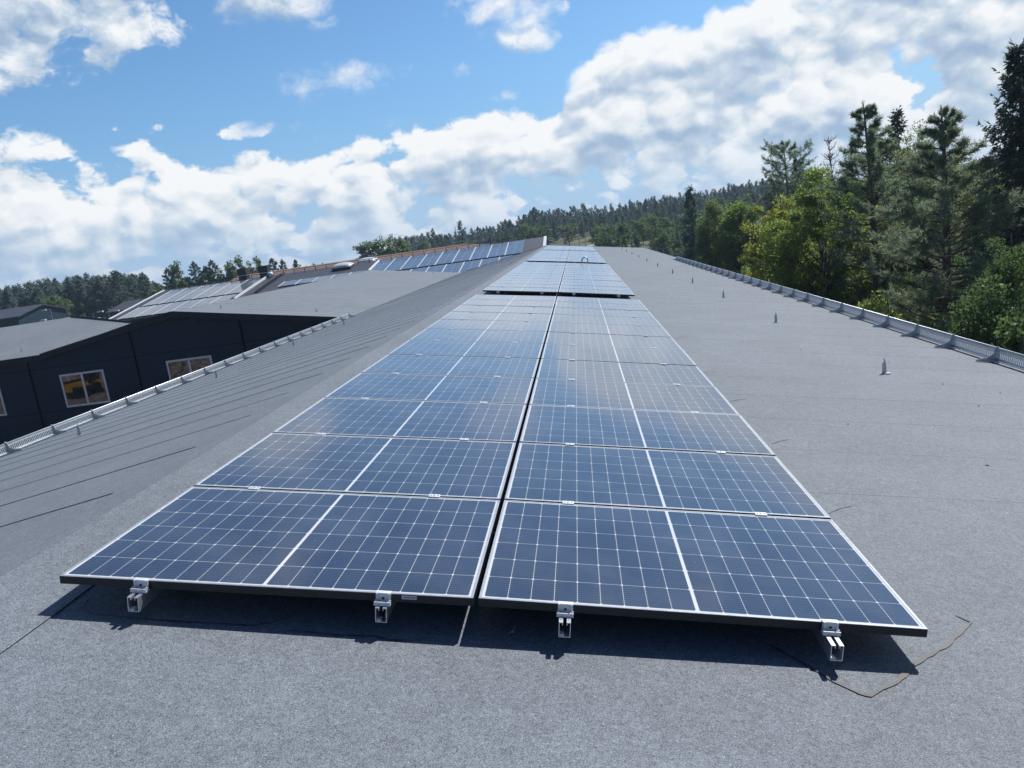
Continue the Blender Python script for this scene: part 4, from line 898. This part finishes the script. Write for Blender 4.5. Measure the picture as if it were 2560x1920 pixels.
for i in range(270):                              # skyline rows
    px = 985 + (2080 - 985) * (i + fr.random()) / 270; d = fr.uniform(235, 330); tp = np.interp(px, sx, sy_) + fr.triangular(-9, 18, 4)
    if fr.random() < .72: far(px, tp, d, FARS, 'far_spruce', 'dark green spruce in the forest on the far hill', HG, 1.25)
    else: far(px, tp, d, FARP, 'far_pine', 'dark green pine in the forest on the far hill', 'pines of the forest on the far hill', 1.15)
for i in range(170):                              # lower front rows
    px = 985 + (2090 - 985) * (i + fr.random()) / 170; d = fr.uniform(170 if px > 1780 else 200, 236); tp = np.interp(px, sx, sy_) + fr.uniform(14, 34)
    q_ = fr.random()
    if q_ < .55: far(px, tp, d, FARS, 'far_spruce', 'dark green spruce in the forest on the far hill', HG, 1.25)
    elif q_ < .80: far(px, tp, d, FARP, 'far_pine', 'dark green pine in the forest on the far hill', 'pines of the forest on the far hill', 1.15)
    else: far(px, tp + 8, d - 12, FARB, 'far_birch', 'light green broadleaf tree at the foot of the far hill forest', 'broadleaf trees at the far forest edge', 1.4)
SKL = [(-60, 728), (0, 721), (43, 713), (111, 702), (160, 697), (197, 688), (289, 681), (320, 690), (355, 686), (384, 706), (420, 712), (520, 700), (640, 690)]
lx_, ly_ = zip(*SKL)
for i in range(130):                               # forest at the left
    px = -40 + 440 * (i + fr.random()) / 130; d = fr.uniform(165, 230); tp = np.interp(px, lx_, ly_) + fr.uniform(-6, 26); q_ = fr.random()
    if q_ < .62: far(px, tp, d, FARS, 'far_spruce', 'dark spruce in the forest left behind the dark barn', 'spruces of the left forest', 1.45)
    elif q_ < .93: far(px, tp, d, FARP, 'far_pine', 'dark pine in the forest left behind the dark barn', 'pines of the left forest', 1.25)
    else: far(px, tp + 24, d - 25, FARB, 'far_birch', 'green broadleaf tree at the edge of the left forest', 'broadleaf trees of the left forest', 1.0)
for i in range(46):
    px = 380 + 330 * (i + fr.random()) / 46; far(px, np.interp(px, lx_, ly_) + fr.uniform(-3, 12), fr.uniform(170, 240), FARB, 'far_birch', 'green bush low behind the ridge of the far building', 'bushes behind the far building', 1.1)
for px, py, p_, nm, lab in [(288, 674, 1, 'far_pine', 'tall pine standing out of the left forest skyline'), (354, 678, 1, 'far_pine', 'bent topped pine at the right end of the left forest'), (417, 667, 1, 'lone_pine', 'thin lone pine left of the pale birch behind the far roof'), (438, 660, 2, 'far_birch', 'leafy birch beside the thin lone pine'),
                            (481, 650, 1, 'lone_pine', 'lone pine with long side branches above the white panels'), (512, 664, 2, 'far_birch', 'slim birch between two lone pines'), (527, 647, 1, 'lone_pine', 'lone pine with open crown left of the black vents'), (560, 660, 2, 'far_birch', 'small light birch left of the black vents'),
                            (584, 640, 2, 'far_birch', 'tall dense birch behind the left black vent'), (610, 653, 2, 'far_birch', 'lower birch between the two black vents'), (633, 642, 2, 'far_birch', 'tall pale birch behind the gap between the vents'), (679, 643, 1, 'lone_pine', 'first lone pine right of the black vents'),
                            (704, 645, 1, 'lone_pine', 'second lone pine right of the black vents'), (736, 646, 1, 'lone_pine', 'third lone pine right of the black vents'), (762, 664, 2, 'far_birch', 'tiny distant tree left of the rooflights'), (784, 660, 2, 'far_birch', 'tiny distant tree just left of the rooflights'), (805, 657, 2, 'far_birch', 'tiny distant tree over the rooflights')]:
    far(px, py, 150 if px < 740 else 260, {1: NEARP, 2: FARB}[p_], nm, lab, 'separate trees behind the far building', .95 if p_ == 1 else .8)
for px, py, lab in [(910, 610, 'leafy round tree at the left end of the far treeline'), (940, 606, 'second leafy tree of the far treeline'), (978, 592, 'largest leafy round tree under the crane'), (1000, 604, 'leafy tree right under the crane mast')]:
    far(px, py, 150, FARB, 'far_birch', lab, 'leafy trees under the crane', 1.35)
far(1149, 551, 215, FARS, 'far_spruce', 'single tall spruce rising above the far treeline', 'single trees of the far treeline', 1.2)
# young growth on the cleared slope
for i in range(230):
    px = 1490 + 270 * fr.random(); py = 572 + 62 * fr.random(); d = 205 - (py - 572) * 1.75 + fr.uniform(-6, 6)
    if py > 617 - 1 and px < 1610: continue
    P = at(px, py, d); gz = float(terrain(P[0], P[1])); hh = fr.uniform(1.6, 4.2)
    pool, nm, lab = (FARB, 'young_birch', 'young bright green birch on the cleared slope') if fr.random() < .74 else (FARS, 'young_spruce', 'young dark spruce on the cleared slope')
    o = ob(nm, fr.choice(pool)); o.location = (P[0], P[1], gz - .05); s_ = hh / (10 if pool is FARB else 14); o.scale = (s_ * 1.3, s_ * 1.3, s_); o.rotation_euler = (0, 0, fr.uniform(0, 6)); tag(o, lab, nm.replace('_', ' '), 'young ' + ('birches' if pool is FARB else 'spruces') + ' on the cleared slope')

# pale track and boulders on the slope
M_TRACK = mottled('gravel_track', (0.36, 0.34, 0.30), (0.48, 0.46, 0.42), 2, .95)
tb = MB(); V = []
for i in range(15):
    t_ = i / 14; P = at(1470 + 130 * t_, 610 - 16 * t_, 150 + 28 * t_); dirx = np.array((.85, .5, 0)); nx_ = np.array((-.5, .85, 0)) * 2.2
    for sg in (-1, 1):
        e = P + nx_ * sg; V.append((e[0], e[1], float(terrain(e[0], e[1])) + .12))
tb.add(V, [(2 * i, 2 * i + 2, 2 * i + 3, 2 * i + 1) for i in range(14)], M_TRACK); tag(tb.build('gravel_road'), kind='structure')
M_ROCK = mottled('pale_granite', (0.26, 0.25, 0.24), (0.42, 0.40, 0.38), 1.5, .9)
def boulder(size, seed):
    rg = np.random.default_rng(seed); b = MB(); V = []; F = []; nu, nv = 10, 6
    for j_ in range(nv + 1):
        ph = math.pi * j_ / nv
        for i in range(nu):
            th = 2 * math.pi * i / nu; k_ = 1 + .28 * math.sin(2.3 * th + seed) * math.sin(ph) + rg.uniform(-.13, .13)
            V.append((size[0] * k_ * math.sin(ph) * math.cos(th), size[1] * k_ * math.sin(ph) * math.sin(th), size[2] * k_ * math.cos(ph)))
    for j_ in range(nv):
        for i in range(nu): F.append((j_ * nu + i, j_ * nu + (i + 1) % nu, (j_ + 1) * nu + (i + 1) % nu, (j_ + 1) * nu + i))
    b.add(V, F, M_ROCK); return b
for i, (px, py, d, s_, lab) in enumerate([(1590, 582, 195, (5, 2, .8), 'long pale rock ledge on the cleared slope'), (1645, 584, 190, (3.5, 2, .7), 'pale rock ledge right of the lamp posts on the slope'), (1695, 560, 215, (1.6, 1.6, 1.5), 'pale boulder on the slope left of the slim spruce'), (1712, 556, 212, (3, 2, 2.2), 'largest pale boulder beside the slim dark spruce'), (1700, 579, 190, (3, 1.5, .6), 'flat pale rock below the boulders')]):
    P = at(px, py, d); o = boulder(s_, i).build('boulder'); o.location = (P[0], P[1], min(P[2], float(terrain(P[0], P[1])) + s_[2] * .5)); tag(o, lab, 'boulder', 'rocks on the cleared slope')

# ------------------------------------------------------------------ lamp posts, floodlight masts, cranes
M_POST = mottled('lamp_post_steel', (0.25, 0.28, 0.30), (0.36, 0.39, 0.41), 3, .5, .4)
def lamp(px, py, d, arms, label, group='lamp posts', r_=.07, head=.5, name='street_lamp'):
    P = at(px, py, d); gz = float(terrain(P[0], P[1])); H = P[2] - gz
    root = thing(name, label, 'street lamp', (P[0], P[1], gz), (0, 0, 0), group)
    b = MB(); b.tube([(0, 0, 0), (0, 0, H)], [r_, r_ * .6], M_POST, 8); b.build('post', root)
    for dx, dz in arms:
        b = MB(); b.tube([(0, 0, H - .06), (dx * .6, 0, H + dz * .8), (dx, 0, H + dz)], r_ * .5, M_POST, 6)
        b.box((min(dx, dx + math.copysign(head, dx)), -.14, H + dz - .07), (max(dx, dx + math.copysign(head, dx)), .14, H + dz + .07), M_WHITE); b.build('lamp_arm', root)
lamp(125, 773, 105, [(-.5, 0)], 'street lamp with short left arm, highest by the left barn')
lamp(187, 789, 92, [(-.6, -.15)], 'low street lamp just behind the left roof corner', head=.6)
lamp(137, 796, 92, [(-.5, -.2)], 'street lamp head peeping over the left roof', head=.6)
lamp(96, 802, 92, [(.3, .0)], 'street lamp by the right corner of the dark barn', head=.5)
lamp(232, 784, 96, [(.6, .1)], 'street lamp before the small pale shed', head=.6)
lamp(272, 782, 96, [(.6, .1)], 'street lamp next to the white verge', head=.6)
lamp(262, 791, 96, [(-.6, -.1)], 'lower street lamp before the white verge', head=.6)
lamp(1408, 583, 150, [(.1, 0), (-.9, .1)], 'lamp post behind the ridge end with arm to the left')
lamp(1415, 586, 155, [(-.8, 0)], 'lamp mast with double crossbars in the far centre', group='far lamp masts')
lamp(1444, 571, 165, [(-.7, 0)], 'tall lamp mast with left arm before the hill forest', group='far lamp masts')
lamp(1462, 588, 150, [(-.9, 0)], 'shorter lamp mast with long left arm before the hill forest', group='far lamp masts')
lamp(1478, 570, 170, [(.12, 0)], 'plain thin mast before the hill forest', group='far lamp masts', head=.1)
lamp(1612, 552, 190, [(.5, .1)], 'left of two lamp posts on the cleared slope', group='far lamp masts')
lamp(1625, 550, 190, [(.6, .3)], 'right of two lamp posts on the cleared slope', group='far lamp masts')
lamp(1657, 619, 82, [(-1.5, -.1)], 'street lamp with long flat pale arm at the right roof corner', head=1.2)
lamp(1640, 616, 86, [(-1.6, -.45)], 'street lamp with slanting pale arm at the right roof corner', head=1.4)
lamp(745, 690, 99, [(.1, 0)], 'small mast behind the left half of the orange roof', head=.1); lamp(930, 632, 106, [(.12, 0)], 'small mast behind the middle of the orange roof', head=.2); lamp(1070, 613, 106, [(.12, 0)], 'small mast behind the right part of the orange roof', head=.2)
M_CRANE = mottled('crane_steel', (0.32, 0.33, 0.33), (0.45, 0.46, 0.46), .5, .6)
def crane(px, py, d, jl, jr, label, apex):
    P = at(px, py, d); gz = float(terrain(P[0], P[1])); H = P[2] - gz
    root = thing('tower_crane', label, 'tower crane', (P[0], P[1], gz), (0, 0, 0), 'far tower cranes')
    b = MB()
    for dx in (-.7, .7):
        for dy in (-.7, .7): b.box((dx - .14, dy - .14, 0), (dx + .14, dy + .14, H), M_CRANE)
    z = 0
    while z < H - 2: b.tube([(-.7, -.7, z), (.7, -.7, z + 2)], .1, M_CRANE, 4); b.tube([(.7, .7, z), (-.7, .7, z + 2)], .1, M_CRANE, 4); z += 2
    b.build('mast', root)
    b = MB(); zj = H - apex
    for dz, dy in ((0, -.5), (0, .5), (1.1, 0)): b.box((-jl, dy - .12, zj + dz - .12), (jr, dy + .12, zj + dz + .12), M_CRANE)
    x = -jl
    while x < jr - 1.5: b.tube([(x, 0, zj), (x + .8, 0, zj + 1.1), (x + 1.6, 0, zj)], .09, M_CRANE, 4); x += 1.6
    b.build('jib', root)
    b = MB(); b.tube([(0, 0, H), (-jl * .7, 0, zj + 1)], .1, M_CRANE, 4); b.tube([(0, 0, H), (jr * .8, 0, zj + 1)], .1, M_CRANE, 4); b.build('tie_bar', root)
crane(951, 589, 560, 9, 5, 'pale tower crane on the skyline, left one with long flat jib', 4.0)
crane(977, 585, 520, 18, 17, 'dark topped tower crane on the skyline above the leafy trees', 5.0)
cm = MB(); P = at(1137, 566, 420); gz = float(terrain(P[0], P[1])); cm.tube([(0, 0, 0), (0, 0, P[2] - gz)], [.5, .15], M_CRANE, 5); o = cm.build('radio_mast'); o.location = (P[0], P[1], gz); tag(o, 'thin mast left of the single tall spruce on the skyline', 'mast')

yd = MB(); yd.box((-75, -30, GZ - .2), (-8.5, 30.6, GZ + .012), mottled('yard_gravel', (0.15, 0.115, 0.09), (0.22, 0.18, 0.15), 1.2, .95)); tag(yd.build('yard_ground'), kind='structure')
# ------------------------------------------------------------------ the yard in front of the dark gable wall (seen mirrored in its windows)
M_RUB = mottled('brown_rubble', (0.06, 0.048, 0.045), (0.36, 0.31, 0.29), 3.2, .95)
def mound(x, y): return 6.0 * sstep(6 + 8 * sstep(-34.5, -30.5, x), -9, y) ** .8 * (1 + .15 * math.sin(x * .9))
rub = MB(); rg = np.random.default_rng(12)
V = []; F = []; nx, ny = 46, 24
for j_ in range(ny):
    for i in range(nx):
        x = -62 + 52 * i / (nx - 1) * .75; y = -26 + 41 * j_ / (ny - 1)
        h = mound(x, y) + rg.uniform(-.22, .22)
        V.append((x, y, GZ + .02 + max(0, h)))
F = [(j_ * nx + i, j_ * nx + i + 1, (j_ + 1) * nx + i + 1, (j_ + 1) * nx + i) for j_ in range(ny - 1) for i in range(nx - 1)]; rub.add(V, F, M_RUB)
for q_ in range(420):
    x, y = rg.uniform(-50, -22), rg.uniform(-9, 13.5); h = mound(x, y); s_ = rg.uniform(.12, .55)
    if mound(x, y) < .05: continue
    bb = boulder((s_, s_ * .8, s_ * .6), q_); rub.add(np.concatenate(bb.v) + (x, y, GZ + h), bb.f, M_RUB)
tag(rub.build('rubble_slope'), 'brown blasted rock slope mirrored in the windows of the gabled wing', 'rubble', kind='stuff')
M_YEL = mottled('yellow_machine_paint', (0.50, 0.26, 0.015), (0.58, 0.32, 0.03), 2, .45)
ex = thing('excavator', 'yellow excavator mirrored in the middle window of the dark gable wall', 'excavator', (-35.4, 10.0, GZ + .03), (0, 0, R(195)))
ex.scale = (.62, .62, .62)
b = MB(); b.box((-1.6, -1.3, .9), (.2, 1.3, 1.5), M_BLACK); b.box((.2, -1.3, .9), (1.7, 1.3, 1.9), M_YEL); b.box((-1.6, -1.3, 1.5), (.2, 1.3, 1.9), M_YEL); b.box((1.0, -1.25, 1.9), (1.75, 1.25, 2.15), M_BLACK); b.build('body', ex)
b = MB(); b.box((-1.6, .35, 1.9), (-.1, 1.3, 3.1), M_PANE); b.box((-1.65, .3, 3.1), (-.05, 1.35, 3.2), M_YEL); b.build('cab', ex)
for y in (-1.25, .75):
    b = MB(); b.prism([(-2.0, y, .45), (-1.7, y, .05), (1.7, y, .05), (2.0, y, .45), (1.7, y, .85), (-1.7, y, .85)], (0, .5, 0), M_BLACK); b.build('track', ex)
b = MB(); b.prism([(-1.4, -.5, 1.5), (-1.1, -.5, 1.9), (-3.4, -.5, 4.0), (-5.0, -.5, 3.0), (-4.9, -.5, 2.7), (-3.4, -.5, 3.55)], (0, .35, 0), M_BLACK); b.build('boom', ex)
b = MB(); b.prism([(-4.9, -.5, 3.1), (-4.6, -.5, 2.7), (-5.1, -.5, .8), (-5.35, -.5, .8)], (0, .3, 0), M_BLACK); b.prism([(-5.4, -.8, .9), (-4.9, -.8, .9), (-4.5, -.8, .2), (-5.2, -.8, .0)], (0, .9, 0), M_BLACK); b.build('digging_arm', ex)

# ------------------------------------------------------------------ the air: one thin even haze round everything
HZ = 0.0004
bpy.context.view_layer.update()
HTOP = max((o.matrix_world @ Vector(c)).z for o in COL.objects if o.type == 'MESH' for c in o.bound_box) + .5
if HZ:
    print('HTOP', HTOP); hb = MB(); hb.box((-940, -950, -12), (950, 940, HTOP), None); hz = hb.build('haze'); tag(hz, kind='stuff')
    hm = bpy.data.materials.new('air'); hm.use_nodes = True; ht = NT(hm.node_tree); hm.node_tree.nodes.clear()
    pvn = ht.n('ShaderNodeVolumePrincipled'); pvn.inputs['Density'].default_value = HZ; pvn.inputs['Color'].default_value = (0.62, 0.80, 1.0, 1); pvn.inputs['Anisotropy'].default_value = 0.2
    ho = ht.n('ShaderNodeOutputMaterial'); hm.node_tree.links.new(pvn.outputs[0], ho.inputs['Volume']); hz.data.materials.clear(); hz.data.materials.append(hm)
